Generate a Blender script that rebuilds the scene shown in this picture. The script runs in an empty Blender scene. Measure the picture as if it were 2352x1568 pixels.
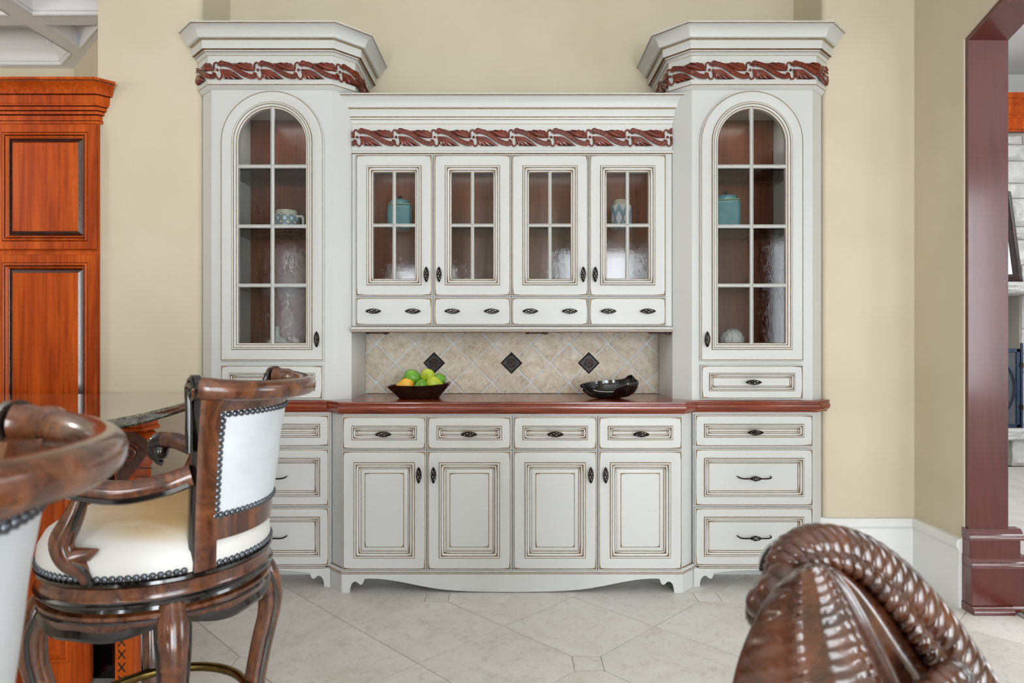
import bpy, bmesh, math, random
from math import sin, cos, pi, radians, sqrt, atan2
from mathutils import Vector, Matrix
random.seed(7)
S = bpy.context.scene
COL = S.collection

# ------------------------------------------------------------------ camera, world, light, exposure
EYE = 1.22
cam_d = bpy.data.cameras.new('camera')
cam = bpy.data.objects.new('camera', cam_d); COL.objects.link(cam)
cam.location = (0, 0, EYE); cam.rotation_euler = (radians(90), 0, 0)
cam_d.sensor_width = 36; cam_d.lens = 36 * 1510 / 2352
cam_d.shift_y = -4 / 2352
cam_d.clip_start = 0.02
cam_d.dof.use_dof = True; cam_d.dof.focus_distance = 2.9; cam_d.dof.aperture_fstop = 5.0
S.camera = cam
S.view_settings.view_transform = 'Standard'; S.view_settings.look = 'None'
S.view_settings.gamma = 1; S.view_settings.use_curve_mapping = False
S.view_settings.exposure = -1.26
S.cycles.use_denoising = True
S.cycles.max_bounces = 6; S.cycles.diffuse_bounces = 3; S.cycles.glossy_bounces = 3
S.cycles.use_adaptive_sampling = True; S.cycles.adaptive_threshold = .1; S.cycles.use_light_tree = False; S.cycles.adaptive_min_samples = 12
S.cycles.transparent_max_bounces = 10; S.cycles.caustics_reflective = False; S.cycles.caustics_refractive = False
S.cycles.sample_clamp_indirect = 6
W = bpy.data.worlds.new('sky'); S.world = W; W.use_nodes = True
W.node_tree.nodes['Background'].inputs[0].default_value = (0.75, 0.86, 1, 1)
W.node_tree.nodes['Background'].inputs[1].default_value = 1.0
DAY = 17.0           # brightness of the daylight in the window panes
LAMP = 1.0
def area(name, loc, rot, sx, sy, power, col):
    d = bpy.data.lights.new(name, 'AREA'); d.shape = 'RECTANGLE'; d.size = sx; d.size_y = sy
    d.energy = power; d.color = col
    o = bpy.data.objects.new(name, d); COL.objects.link(o); o.location = loc; o.rotation_euler = rot
    return o
# unseen fill lights added to brighten the breakfast room, kitchen and living room
area('ceiling_fill', (0.3, 0.2, 3.56), (0, 0, 0), 2.6, 2.6, 14 * LAMP, (1, .97, .93))
pl_ = bpy.data.lights.new('kitchen_fill', 'POINT'); pl_.energy = 120 * LAMP; pl_.shadow_soft_size = .16; pl_.color = (1, .97, .94)  # added point fill that whitens the kitchen ceiling, no fixture modelled
po_ = bpy.data.objects.new('kitchen_fill', pl_); COL.objects.link(po_); po_.location = (-4.2, 2.0, 2.4)
area('living_fill', (4.4, 3.6, 3.9), (0, 0, 0), 2.4, 3.0, 260 * LAMP, (.95, .97, 1))

# ------------------------------------------------------------------ materials
def lin(c):
    if isinstance(c, str):
        c = [int(c[i:i+2], 16) / 255 for i in (0, 2, 4)]
    return tuple(x / 12.92 if x <= .04045 else ((x + .055) / 1.055) ** 2.4 for x in c) + (1,)
class N:
    def __init__(s, name):
        s.m = bpy.data.materials.new(name); s.m.use_nodes = True
        s.t = s.m.node_tree; s.b = s.t.nodes['Principled BSDF']; s.out = s.t.nodes['Material Output']
    def n(s, typ, **kw):
        x = s.t.nodes.new('ShaderNode' + typ)
        for k, v in kw.items():
            if k.startswith('i_'):
                x.inputs[int(k[2:]) if k[2:].isdigit() else k[2:].replace('_', ' ')].default_value = v
            else: setattr(x, k, v)
        return x
    def l(s, a, b): s.t.links.new(a, b)
    def obj(s, scale=(1, 1, 1), rot=(0, 0, 0)):
        tc = s.n('TexCoord'); mp = s.n('Mapping'); mp.inputs['Scale'].default_value = scale; mp.inputs['Rotation'].default_value = rot
        s.l(tc.outputs['Object'], mp.inputs[0]); return mp.outputs[0]
    def ramp(s, fac, stops, interp='LINEAR'):
        r = s.n('ValToRGB'); r.color_ramp.interpolation = interp
        e = r.color_ramp.elements
        while len(e) < len(stops): e.new(0.5)
        for i, (p, c) in enumerate(stops): e[i].position = p; e[i].color = lin(c)
        s.l(fac, r.inputs[0]); return r.outputs[0]
    def noise(s, vec, scale, detail=4, rough=.55, dist=0):
        x = s.n('TexNoise'); x.inputs['Scale'].default_value = scale; x.inputs['Detail'].default_value = detail
        x.inputs['Roughness'].default_value = rough; x.inputs['Distortion'].default_value = dist
        s.l(vec, x.inputs['Vector']); return x.outputs['Fac']
    def math(s, op, a, b=None, c=None):
        x = s.n('Math', operation=op)
        for i, q in enumerate((a, b, c)):
            if q is None: continue
            if isinstance(q, (int, float)): x.inputs[i].default_value = q
            else: s.l(q, x.inputs[i])
        return x.outputs[0]
    def bump(s, h, strength, dist=.002):
        x = s.n('Bump'); x.inputs['Strength'].default_value = strength; x.inputs['Distance'].default_value = dist
        s.l(h, x.inputs['Height']); s.l(x.outputs[0], s.b.inputs['Normal']); return x
    def set(s, **kw):
        for k, v in kw.items():
            s.b.inputs[k.replace('_', ' ')].default_value = v
        return s
def simple(name, col, rough=.5, metal=0, coat=0, var=None, bump=None, col2=None):
    q = N(name); q.set(Roughness=rough, Metallic=metal); q.b.inputs['Base Color'].default_value = lin(col)
    if coat: q.set(Coat_Weight=coat, Coat_Roughness=.08)
    if var:
        v = q.obj(); f = q.noise(v, var)
        q.l(q.ramp(f, [(.3, col), (.7, col2 or col)]), q.b.inputs['Base Color'])
    if bump:
        v = q.obj(); q.bump(q.noise(v, bump[0]), bump[1])
    return q.m
def wood(name, stops, grain=(1, 1, .12), scale=9, rough=.3, coat=.3, dist=2.5, bump=.08, fine=True):
    q = N(name); v = q.obj(grain)
    f = q.noise(v, scale, 6, .6, dist)
    c = q.ramp(f, stops)
    if fine:
        v2 = q.obj(tuple(g * 6 if g > .5 else g for g in grain)); f2 = q.noise(v2, scale * 5, 3, .6, .4)
        mx = q.n('MixRGB', blend_type='MULTIPLY'); mx.inputs[0].default_value = .5
        q.l(c, mx.inputs[1]); q.l(q.ramp(f2, [(.35, (.62, .58, .55)), (.6, (1, 1, 1))]), mx.inputs[2]); c = mx.outputs[0]
    q.l(c, q.b.inputs['Base Color']); q.set(Roughness=rough, Coat_Weight=coat, Coat_Roughness=.12)
    if bump: q.bump(f, bump)
    return q.m
MT = {}
MT['paint'] = simple('glazed_cream_paint', 'cfcfcb', .38)
MT['glaze'] = simple('brown_glaze', '5a3d22', .5, var=30, col2='8a6b45')
MT['glazeL'] = simple('pale_brown_glaze', 'a3906f', .5, var=40, col2='b8a888')
MT['cherry'] = wood('cherry_wood', [(.25, '772a08'), (.45, 'ae450f'), (.62, 'ca5b18'), (.8, '8e370b')], scale=3.2, rough=.36, coat=.08)
MT['cherry'].node_tree.nodes['Principled BSDF'].inputs['Specular IOR Level'].default_value = .15
MT['counter'] = wood('mahogany_counter', [(.25, '4a1507'), (.45, '7a2c10'), (.6, '8c3a18'), (.8, '561a08')], grain=(.1, 1, 1), scale=14, rough=.22, coat=.4)
MT['back'] = wood('stained_cabinet_back', [(.3, '6a2f16'), (.5, '783a1c'), (.7, '844424')], scale=4, rough=.35, coat=.2)
MT['carve'] = simple('carved_mahogany', '54190a', .3, coat=.3, var=35, col2='7d2f12')
MT['corb'] = simple('dark_corbel_cherry', '2a0d07', .25, coat=.4, var=20, col2='451708')  # darker tone for corbel sides and pantry moulding recesses
MT['carveb'] = simple('carving_stain', '160805', .5)
MT['jamb'] = wood('red_stained_jamb', [(.2, '3f1613'), (.5, '5a221c'), (.8, '481a18')], scale=3, rough=.26, coat=.7, fine=False)
MT['iron'] = simple('bronze_iron', '1c1410', .35, metal=.8, var=80, col2='30221a')
MT['accent'] = simple('dark_bronze_tile', '131114', .45, metal=.3, var=60, col2='221c1a')
MT['rosette'] = simple('rubbed_bronze', '5e4638', .4, metal=.7, var=120, col2='2a1e18')
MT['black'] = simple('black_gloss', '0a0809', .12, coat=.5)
MT['chair'] = simple('dark_carved_walnut', '25120b', .2, coat=.7, var=22, col2='5b301a', bump=(90, .25))
MT['blacklac'] = simple('black_lacquer', '0c0a0a', .16, coat=.6, var=14, col2='1a1210')
MT['brass'] = simple('aged_brass', '8a7440', .3, metal=1, var=18, col2='5e4c28')
MT['white'] = simple('white_trim_paint', 'efefec', .4)
MT['ceil'] = simple('white_ceiling_paint', 'e8e8e8', .6)
MT['hide'] = simple('white_leather', 'd9dee2', .42, var=9, col2='c9ced2', bump=(60, .12))
MT['tan'] = simple('tan_leather', 'c9a673', .5, var=7, col2='b68f57', bump=(60, .1))
q = N('graded_hide'); v = q.obj(); sp = q.n('SeparateXYZ'); q.l(v, sp.inputs[0])
f = q.math('ADD', q.math('MULTIPLY', sp.outputs[0], -2.0), q.math('MULTIPLY', q.math('SUBTRACT', sp.outputs[2], .832), 16.0))  # tan blends in towards the top and rear of the cushion
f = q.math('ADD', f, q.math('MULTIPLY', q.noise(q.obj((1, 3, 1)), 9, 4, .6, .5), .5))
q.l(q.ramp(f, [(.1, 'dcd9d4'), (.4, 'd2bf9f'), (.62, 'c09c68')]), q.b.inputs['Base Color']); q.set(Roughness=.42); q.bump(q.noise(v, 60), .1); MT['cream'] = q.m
MT['nail'] = simple('antique_nail', '6a6f77', .2, metal=1)
q = N('bar_walnut'); v = q.obj((1, 1, .5)); f = q.noise(v, 16, 6, .65, 1.5)
q.l(q.ramp(f, [(.25, '1f0f08'), (.45, '482412'), (.6, '693b1f'), (.8, '8d5c36')]), q.b.inputs['Base Color'])
q.set(Roughness=.24, Coat_Weight=.6, Coat_Roughness=.1); MT['walnut'] = q.m
q = N('beige_plaster'); v = q.obj(); f = q.noise(v, 1.6, 2, .6)
q.l(q.ramp(f, [(.3, 'cfc3a8'), (.7, 'd9cdb4')]), q.b.inputs['Base Color']); q.set(Roughness=.75); MT['wall'] = q.m
MT['wallw'] = simple('pale_living_wall', 'e6e5e1', .7)
def stone_tile(name, base, dark, light, s1, rough, holes):
    q = N(name); v = q.obj(); oi = q.n('ObjectInfo')
    vm = q.n('VectorMath', operation='ADD'); q.l(v, vm.inputs[0])
    cb = q.n('CombineXYZ'); r = q.math('MULTIPLY', oi.outputs['Random'], 37.0)
    for i in range(3): q.l(r, cb.inputs[i])
    q.l(cb.outputs[0], vm.inputs[1]); v = vm.outputs[0]
    f = q.noise(v, s1, 7, .62, 1.2)
    c = q.ramp(f, [(.28, dark), (.48, base), (.7, light)])
    f2 = q.noise(v, s1 * 5, 5, .7, .8)
    mx = q.n('MixRGB', blend_type='MULTIPLY'); mx.inputs[0].default_value = holes
    q.l(c, mx.inputs[1]); q.l(q.ramp(f2, [(.36, (.55, .5, .44)), (.46, (1, 1, 1))]), mx.inputs[2])
    hs = q.n('HueSaturation'); q.l(mx.outputs[0], hs.inputs['Color'])
    q.l(q.math('MULTIPLY_ADD', oi.outputs['Random'], .12, .94), hs.inputs['Value'])
    q.l(hs.outputs[0], q.b.inputs['Base Color']); q.set(Roughness=rough); q.bump(f2, .25 if holes > .5 else .05)
    return q.m
MT['floor'] = stone_tile('limestone_floor', 'dfdad1', 'd2c9bb', 'e6e2db', 4.5, .32, .2)
MT['trav'] = stone_tile('tumbled_travertine', 'cbbfab', 'b7a78e', 'dcd3c5', 14, .6, .5)
MT['grout'] = simple('pale_grout', 'd6d8d8', .8)
MT['groutf'] = simple('floor_grout', 'bdb4a4', .8, var=5, col2='d8d4cb')
q = N('dark_granite'); v = q.obj(); f = q.noise(v, 70, 6, .7, .6)
q.l(q.ramp(f, [(.35, '15120e'), (.5, '37312a'), (.62, '5c5344'), (.75, '9a927f')]), q.b.inputs['Base Color'])
q.set(Roughness=.05, IOR=1.8, Coat_Weight=1.0, Coat_Roughness=.03); MT['granite'] = q.m
q = N('granite_edge'); v = q.obj((1, .3, 1)); f = q.noise(v, 110, 6, .7, .6)
q.l(q.ramp(f, [(.33, '1c1a16'), (.46, '6b6554'), (.6, 'a39d86'), (.75, 'cfcab6')]), q.b.inputs['Base Color'])
q.set(Roughness=.15); MT['granedge'] = q.m
q = N('rippled_glass')
v = q.obj((1, 1, .5)); f = q.noise(v, 95, 2, .5, 3.0)
bp = q.n('Bump'); bp.inputs['Strength'].default_value = .042; bp.inputs['Distance'].default_value = .0022; q.l(f, bp.inputs['Height'])
fr = q.n('Fresnel'); fr.inputs[0].default_value = 1.5; q.l(bp.outputs[0], fr.inputs[1])
gl = q.n('BsdfGlossy'); gl.inputs['Roughness'].default_value = .02; q.l(bp.outputs[0], gl.inputs['Normal'])
tr = q.n('BsdfTransparent'); tr.inputs[0].default_value = (.93, .95, .95, 1)
mx = q.n('MixShader'); q.l(q.math('MULTIPLY', fr.outputs[0], .85), mx.inputs[0]); q.l(tr.outputs[0], mx.inputs[1]); q.l(gl.outputs[0], mx.inputs[2])
q.l(mx.outputs[0], q.out.inputs[0]); MT['glass'] = q.m
q = N('shelf_glass'); fr = q.n('Fresnel'); fr.inputs[0].default_value = 1.5
gl = q.n('BsdfGlossy'); gl.inputs['Roughness'].default_value = .02
tr = q.n('BsdfTransparent'); tr.inputs[0].default_value = (.85, .92, .89, 1)
mx = q.n('MixShader'); q.l(fr.outputs[0], mx.inputs[0]); q.l(tr.outputs[0], mx.inputs[1]); q.l(gl.outputs[0], mx.inputs[2])
q.l(mx.outputs[0], q.out.inputs[0]); MT['shelf'] = q.m
q = N('daylight_pane'); q.b.inputs['Base Color'].default_value = (.8, .8, .8, 1)
q.b.inputs['Emission Color'].default_value = (.86, .93, 1, 1); q.b.inputs['Emission Strength'].default_value = DAY; MT['day'] = q.m
q = N('bright_daylight_pane'); q.b.inputs['Base Color'].default_value = (.8, .8, .8, 1)
q.b.inputs['Emission Color'].default_value = (.88, .94, 1, 1); q.b.inputs['Emission Strength'].default_value = DAY * 2.1; MT['day2'] = q.m
MT['teal'] = simple('teal_ceramic', '5f9aa3', .2, coat=.4, var=16, col2='4f8891')
MT['tealline'] = simple('olive_edge_line', '8f9a5a', .3)
MT['ceram'] = simple('white_ceramic', 'd9d7ce', .25, coat=.3)
MT['celadon'] = simple('crackled_celadon', 'b9bfae', .18, coat=.6, var=40, col2='a5ac9b')
MT['taupe'] = simple('taupe_glaze', 'b5ad97', .4)
MT['carpet'] = simple('pale_grey_carpet', 'c3c0ba', .95, var=5, col2='b2aea7', bump=(300, .6))
MT['rope'] = simple('rug_cord', '5a4a33', .8, var=120, col2='8a7550')
q = N('split_limestone'); v = q.obj(); f = q.noise(v, 9, 8, .7, .6)
q.l(q.ramp(f, [(.25, 'b5b0a6'), (.42, 'dedcd7'), (.7, 'eeece8')]), q.b.inputs['Base Color']); q.set(Roughness=.85); q.bump(f, 1.0, .05); MT['stone'] = q.m
MT['mortar'] = simple('mortar', 'b3aea4', .9)
MT['darkstone'] = simple('firebox_stone', '9a8f7f', .9, var=8, col2='b5aa98')  # darker stone tone for the firebox lining
MT['navy'] = simple('blue_black_metal', '27374d', .3, metal=.6)
MT['mat'] = simple('picture_mat', 'e4e6e4', .7)
MT['print'] = simple('picture_print', 'b7b29c', .6, var=9, col2='8f9a98')
MT['glassf'] = simple('smoked_glass', '4a4e52', .1)
def fruit(name, a, b): return simple(name, a, .35, var=16, col2=b, bump=(140, .05))
MT['fg'] = fruit('green_fruit', '4f8a1c', '6ea528'); MT['fy'] = fruit('yellow_green_fruit', '98ad1e', 'b9c235')
MT['fo'] = fruit('golden_fruit', 'e0991f', 'e8b43a'); MT['stem'] = simple('fruit_stem', '3c2a16', .7)
MT['bowlw'] = wood('hewn_dark_wood', [(.25, '0d0605'), (.5, '1e0e09'), (.68, '4a2a1c'), (.85, '150906')], grain=(.5, 1, 1), scale=26, rough=.35, coat=.2, bump=.4)
def patterned(name, kind, h, z0):
    q = N(name); tc = q.n('TexCoord'); sp = q.n('SeparateXYZ'); q.l(tc.outputs['Object'], sp.inputs[0])
    ang = q.math('ARCTAN2', sp.outputs[1], sp.outputs[0]); z = q.math('SUBTRACT', sp.outputs[2], z0)
    if kind == 'rings':
        u = q.math('FRACT', q.math('MULTIPLY', ang, 11 / (2 * pi))); w = q.math('FRACT', q.math('MULTIPLY', z, 2 / h))
        a = q.math('POWER', q.math('ABSOLUTE', q.math('SUBTRACT', u, .5)), 2.6); b = q.math('POWER', q.math('ABSOLUTE', q.math('SUBTRACT', w, .5)), 2.6)
        d = q.math('POWER', q.math('ADD', a, b), 1 / 2.6)
        c = q.ramp(d, [(0, 'e3e6e4'), (.2, '6f9bb4'), (.33, 'c8d6da'), (.39, '17130f'), (.47, 'd9d7cb')], 'CONSTANT')
        top = q.math('GREATER_THAN', z, h); mx = q.n('MixRGB'); q.l(top, mx.inputs[0]); q.l(c, mx.inputs[1]); mx.inputs[2].default_value = lin('cfc8b5')
        q.l(mx.outputs[0], q.b.inputs['Base Color'])
    else:
        u = q.math('ABSOLUTE', q.math('SUBTRACT', q.math('FRACT', q.math('MULTIPLY', ang, 8 / (2 * pi))), .5))   # 0 centre .5 edge
        w = q.math('ABSOLUTE', q.math('SUBTRACT', q.math('MULTIPLY', z, 1 / h), .42))
        d = q.math('ADD', u, q.math('MULTIPLY', w, 1.35))
        c = q.ramp(d, [(0, 'd3d6dc'), (.40, 'e2e4e4'), (.44, '1d150e'), (.53, 'dfe4e4'), (.57, '4f8aa8'), (.68, 'dfe4e4'), (.72, '5f97ad'), (.84, 'e4e4df')], 'CONSTANT')
        top = q.math('GREATER_THAN', z, h); mx = q.n('MixRGB'); q.l(top, mx.inputs[0]); q.l(c, mx.inputs[1]); mx.inputs[2].default_value = lin('cbbfa6')
        q.l(mx.outputs[0], q.b.inputs['Base Color'])
    q.set(Roughness=.3); return q.m

# ------------------------------------------------------------------ mesh helpers
class MB:
    def __init__(s): s.v = []; s.f = []; s.m = []
    def add(s, vs, fs, mi=0):
        o = len(s.v); s.v += [tuple(p) for p in vs]
        for k, f in enumerate(fs):
            s.f.append(tuple(i + o for i in f)); s.m.append(mi[k] if isinstance(mi, (list, tuple)) else mi)
        return s
    def box(s, x0, x1, y0, y1, z0, z1, mi=0):
        return s.add([(x0, y0, z0), (x1, y0, z0), (x1, y1, z0), (x0, y1, z0), (x0, y0, z1), (x1, y0, z1), (x1, y1, z1), (x0, y1, z1)],
                     [(0, 3, 2, 1), (4, 5, 6, 7), (0, 1, 5, 4), (1, 2, 6, 5), (2, 3, 7, 6), (3, 0, 4, 7)], mi)
    def bbox(s, x0, x1, y0, y1, z0, z1, b=.004, mi=0):
        """box with chamfered edges"""
        bm = bmesh.new(); bmesh.ops.create_cube(bm, size=1)
        for q in bm.verts: q.co = Vector(((x0 + x1) / 2 + q.co.x * (x1 - x0), (y0 + y1) / 2 + q.co.y * (y1 - y0), (z0 + z1) / 2 + q.co.z * (z1 - z0)))
        bmesh.ops.bevel(bm, geom=list(bm.edges), offset=b, segments=1, affect='EDGES')
        bm.verts.index_update(); s.add([q.co for q in bm.verts], [[q.index for q in f.verts] for f in bm.faces], mi); bm.free(); return s
    def prism(s, poly, fn, d0, d1, mi=0):
        n = len(poly)
        vs = [fn(a, b, d0) for a, b in poly] + [fn(a, b, d1) for a, b in poly]
        fs = [tuple(range(n)), tuple(range(2 * n - 1, n - 1, -1))] + [(i, i + n, (i + 1) % n + n, (i + 1) % n) for i in range(n)]
        return s.add(vs, fs, mi)
    def prism_y(s, poly, y0, y1, mi=0): return s.prism(poly, lambda a, b, d: (a, d, b), y0, y1, mi)
    def prism_z(s, poly, z0, z1, mi=0): return s.prism(poly, lambda a, b, d: (a, b, d), z0, z1, mi)
    def prism_x(s, poly, x0, x1, mi=0): return s.prism(poly, lambda a, b, d: (d, a, b), x0, x1, mi)
    def grid(s, P, mi=0, cu=False, cv=False):
        nu, nv = len(P), len(P[0]); fs = []
        for i in range(nu if cu else nu - 1):
            for j in range(nv if cv else nv - 1):
                fs.append((i * nv + j, ((i + 1) % nu) * nv + j, ((i + 1) % nu) * nv + (j + 1) % nv, i * nv + (j + 1) % nv))
        return s.add([p for r in P for p in r], fs, mi)
    def tube(s, path, rad, n=8, cap=True, mi=0, flat=1.0, up=None, closed=False):
        P = [Vector(p) for p in path]; k = len(P)
        R = rad if isinstance(rad, (list, tuple)) else [rad] * k
        T = []
        for i in range(k):
            a = P[(i - 1) % k] if closed else P[max(i - 1, 0)]; b = P[(i + 1) % k] if closed else P[min(i + 1, k - 1)]
            T.append((b - a).normalized())
        u = Vector(up) if up else (Vector((0, 0, 1)) if abs(T[0].z) < .9 else Vector((1, 0, 0)))
        rows = []
        for i in range(k):
            if up: u = Vector(up)
            u = (u - T[i] * u.dot(T[i])).normalized(); w = T[i].cross(u)
            rows.append([P[i] + (u * cos(2 * pi * j / n) * flat + w * sin(2 * pi * j / n)) * R[i] for j in range(n)])
        o = len(s.v); s.grid(rows, mi, closed, True)
        if cap and not closed:
            s.f.append(tuple(o + j for j in range(n))); s.m.append(mi)
            s.f.append(tuple(o + (k - 1) * n + j for j in range(n - 1, -1, -1))); s.m.append(mi)
        return s
    def lathe(s, prof, n=24, mi=0, c=(0, 0, 0), mat=None):
        """prof (r,z) or (r,z,material)"""
        M = mat or Matrix()
        o = len(s.v)
        for p in prof:
            for j in range(n):
                a = 2 * pi * j / n; q = M @ Vector((p[0] * cos(a), p[0] * sin(a), p[1])); s.v.append((q.x + c[0], q.y + c[1], q.z + c[2]))
        for i in range(len(prof) - 1):
            for j in range(n):
                s.f.append((o + i * n + j, o + i * n + (j + 1) % n, o + (i + 1) * n + (j + 1) % n, o + (i + 1) * n + j))
                s.m.append(prof[i][2] if len(prof[i]) > 2 else mi)
        if prof[0][0] > 1e-5: s.f.append(tuple(o + j for j in range(n - 1, -1, -1))); s.m.append(prof[0][2] if len(prof[0]) > 2 else mi)
        if prof[-1][0] > 1e-5: s.f.append(tuple(o + (len(prof) - 1) * n + j for j in range(n))); s.m.append(prof[-2][2] if len(prof[-2]) > 2 else mi)
        return s
    def sphere(s, c, r, n=10, m=6, mi=0, sc=(1, 1, 1)):
        pr = [(r * sin(pi * i / m), -r * cos(pi * i / m)) for i in range(m + 1)]
        pr[0] = (0, -r); pr[-1] = (0, r)
        return s.lathe(pr, n, mi, c, Matrix.Diagonal(Vector(sc)).to_4x4())
    def ring(s, out, prof, y0=0, cap=None, mats=0):
        """out: ccw outline (x,z) seen from the room; prof: (inset, depth) from the outside in; open or capped inside"""
        m = mitre(out); rows = [[(p[0] + m[i][0] * u, y0 + d, p[1] + m[i][1] * u) for i, p in enumerate(out)] for u, d in prof]
        n = len(out); o = len(s.v)
        s.v += [p for r in rows for p in r]
        for k in range(len(rows) - 1):
            for j in range(n):
                s.f.append((o + k * n + j, o + k * n + (j + 1) % n, o + (k + 1) * n + (j + 1) % n, o + (k + 1) * n + j))
                s.m.append(mats[k] if isinstance(mats, (list, tuple)) else mats)
        if cap is not None: s.f.append(tuple(o + (len(rows) - 1) * n + j for j in range(n))); s.m.append(cap)
        return s
    def sweep(s, path, prof, mats=0, ends=None):
        """closed profile (offset to the right of the path, z) along an open plan path"""
        rows = [[(q[0], q[1], z) for (q, z) in zip(r, [p[1] for p in prof])] for r in zip(*[offset(path, p[0]) for p in prof])]
        if ends:
            rows[0] = [ends(p, 0) for p in rows[0]]; rows[-1] = [ends(p, 1) for p in rows[-1]]
        n = len(prof); o = len(s.v); s.v += [p for r in rows for p in r]
        for i in range(len(rows) - 1):
            for j in range(n):
                s.f.append((o + i * n + j, o + (i + 1) * n + j, o + (i + 1) * n + (j + 1) % n, o + i * n + (j + 1) % n))
                s.m.append(mats[j] if isinstance(mats, (list, tuple)) else mats)
        m0 = mats[0] if isinstance(mats, (list, tuple)) else mats
        s.f.append(tuple(o + j for j in range(n))); s.m.append(m0)
        s.f.append(tuple(o + (len(rows) - 1) * n + j for j in range(n - 1, -1, -1))); s.m.append(m0)
        return s
    def mirror(s):
        s.v = [(-x, y, z) for x, y, z in s.v]; s.f = [tuple(reversed(f)) for f in s.f]; return s
    def move(s, d): s.v = [(x + d[0], y + d[1], z + d[2]) for x, y, z in s.v]; return s
    def map(s, fn): s.v = [tuple(fn(*p)) for p in s.v]; return s
    def mesh(s, name, mats, smooth=35):
        me = bpy.data.meshes.new(name); me.from_pydata(s.v, [], s.f)
        for m in mats: me.materials.append(MT[m] if isinstance(m, str) else m)
        me.polygons.foreach_set('material_index', s.m)
        bm = bmesh.new(); bm.from_mesh(me); bmesh.ops.recalc_face_normals(bm, faces=bm.faces); bm.to_mesh(me); bm.free()
        if smooth:
            me.polygons.foreach_set('use_smooth', [True] * len(me.polygons)); me.set_sharp_from_angle(angle=radians(smooth))
        me.update(); return me
    def obj(s, name, mats, parent=None, at=None, world=True, smooth=35):
        """world: vertices are in scene coordinates, otherwise already about `at`"""
        pw = WL[parent.name] if parent else Vector((0, 0, 0))
        a = Vector(at) if at is not None else pw
        if world: s.move((-a.x, -a.y, -a.z))
        return link(name, s.mesh(name, mats if isinstance(mats, (list, tuple)) else [mats], smooth), parent, a)
WL = {}
def link(name, me, parent=None, at=(0, 0, 0), rot=None):
    o = bpy.data.objects.new(name, me); COL.objects.link(o)
    pw = WL[parent.name] if parent else Vector((0, 0, 0))
    o.parent = parent; o.location = Vector(at) - pw; WL[o.name] = Vector(at)
    if rot: o.rotation_euler = rot
    return o
def thing(name, label, cat, loc=(0, 0, 0), rotz=0, group=None):
    o = bpy.data.objects.new(name, None); COL.objects.link(o); o.empty_display_size = .1
    o.location = loc; o.rotation_euler = (0, 0, rotz); WL[o.name] = Vector(loc)
    return tag(o, label, cat, group)
def tag(o, label, cat, group=None):
    o['label'] = label; o['category'] = cat
    if group: o['group'] = group
    return o
def struct(o): o['kind'] = 'structure'; return o
def mitre(out):
    n = len(out); r = []
    for i in range(n):
        a, b, c = out[i - 1], out[i], out[(i + 1) % n]
        e0 = Vector((b[0] - a[0], b[1] - a[1])).normalized(); e1 = Vector((c[0] - b[0], c[1] - b[1])).normalized()
        n0 = Vector((-e0.y, e0.x)); n1 = Vector((-e1.y, e1.x)); k = max(1 + n0.dot(n1), .2)
        r.append(((n0.x + n1.x) / k, (n0.y + n1.y) / k))
    return r
def offset(path, o):
    n = len(path); E = [Vector((path[i+1][0] - path[i][0], path[i+1][1] - path[i][1])).normalized() for i in range(n - 1)]
    R = [Vector((e.y, -e.x)) for e in E]; out = []
    for i in range(n):
        a = R[max(i - 1, 0)]; b = R[min(i, n - 2)]; k = max(1 + a.dot(b), .2)
        out.append((path[i][0] + (a.x + b.x) / k * o, path[i][1] + (a.y + b.y) / k * o))
    return out
def clip(poly, x0, x1, y0, y1):
    for ax, lim, sg in ((0, x0, 1), (0, x1, -1), (1, y0, 1), (1, y1, -1)):
        out = []
        for i in range(len(poly)):
            a, b = poly[i - 1], poly[i]; da, db = sg * (a[ax] - lim), sg * (b[ax] - lim)
            if (da >= 0) != (db >= 0):
                t = da / (da - db); out.append((a[0] + t * (b[0] - a[0]), a[1] + t * (b[1] - a[1])))
            if db >= 0: out.append(b)
        poly = out
        if len(poly) < 3: return []
    return poly
def rect(x0, x1, z0, z1): return [(x0, z0), (x1, z0), (x1, z1), (x0, z1)]
def arch(x0, x1, z0, z1, n=24):
    r = (x1 - x0) / 2; c = (x0 + x1) / 2
    return [(x0, z0), (x1, z0)] + [(c + r * cos(pi * i / n), z1 - r + r * sin(pi * i / n)) for i in range(n + 1)]
def bez(pts, n=12):
    """Catmull-Rom through 2D/3D points"""
    P = [Vector(p) for p in pts]; P = [P[0] * 2 - P[1]] + P + [P[-1] * 2 - P[-2]]; out = []
    for i in range(1, len(P) - 2):
        for k in range(n):
            t = k / n; a, b, c, d = P[i-1], P[i], P[i+1], P[i+2]
            out.append(.5 * (2 * b + (c - a) * t + (2 * a - 5 * b + 4 * c - d) * t * t + (3 * b - a - 3 * c + d) * t ** 3))
    out.append(P[-2]); return out

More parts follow.
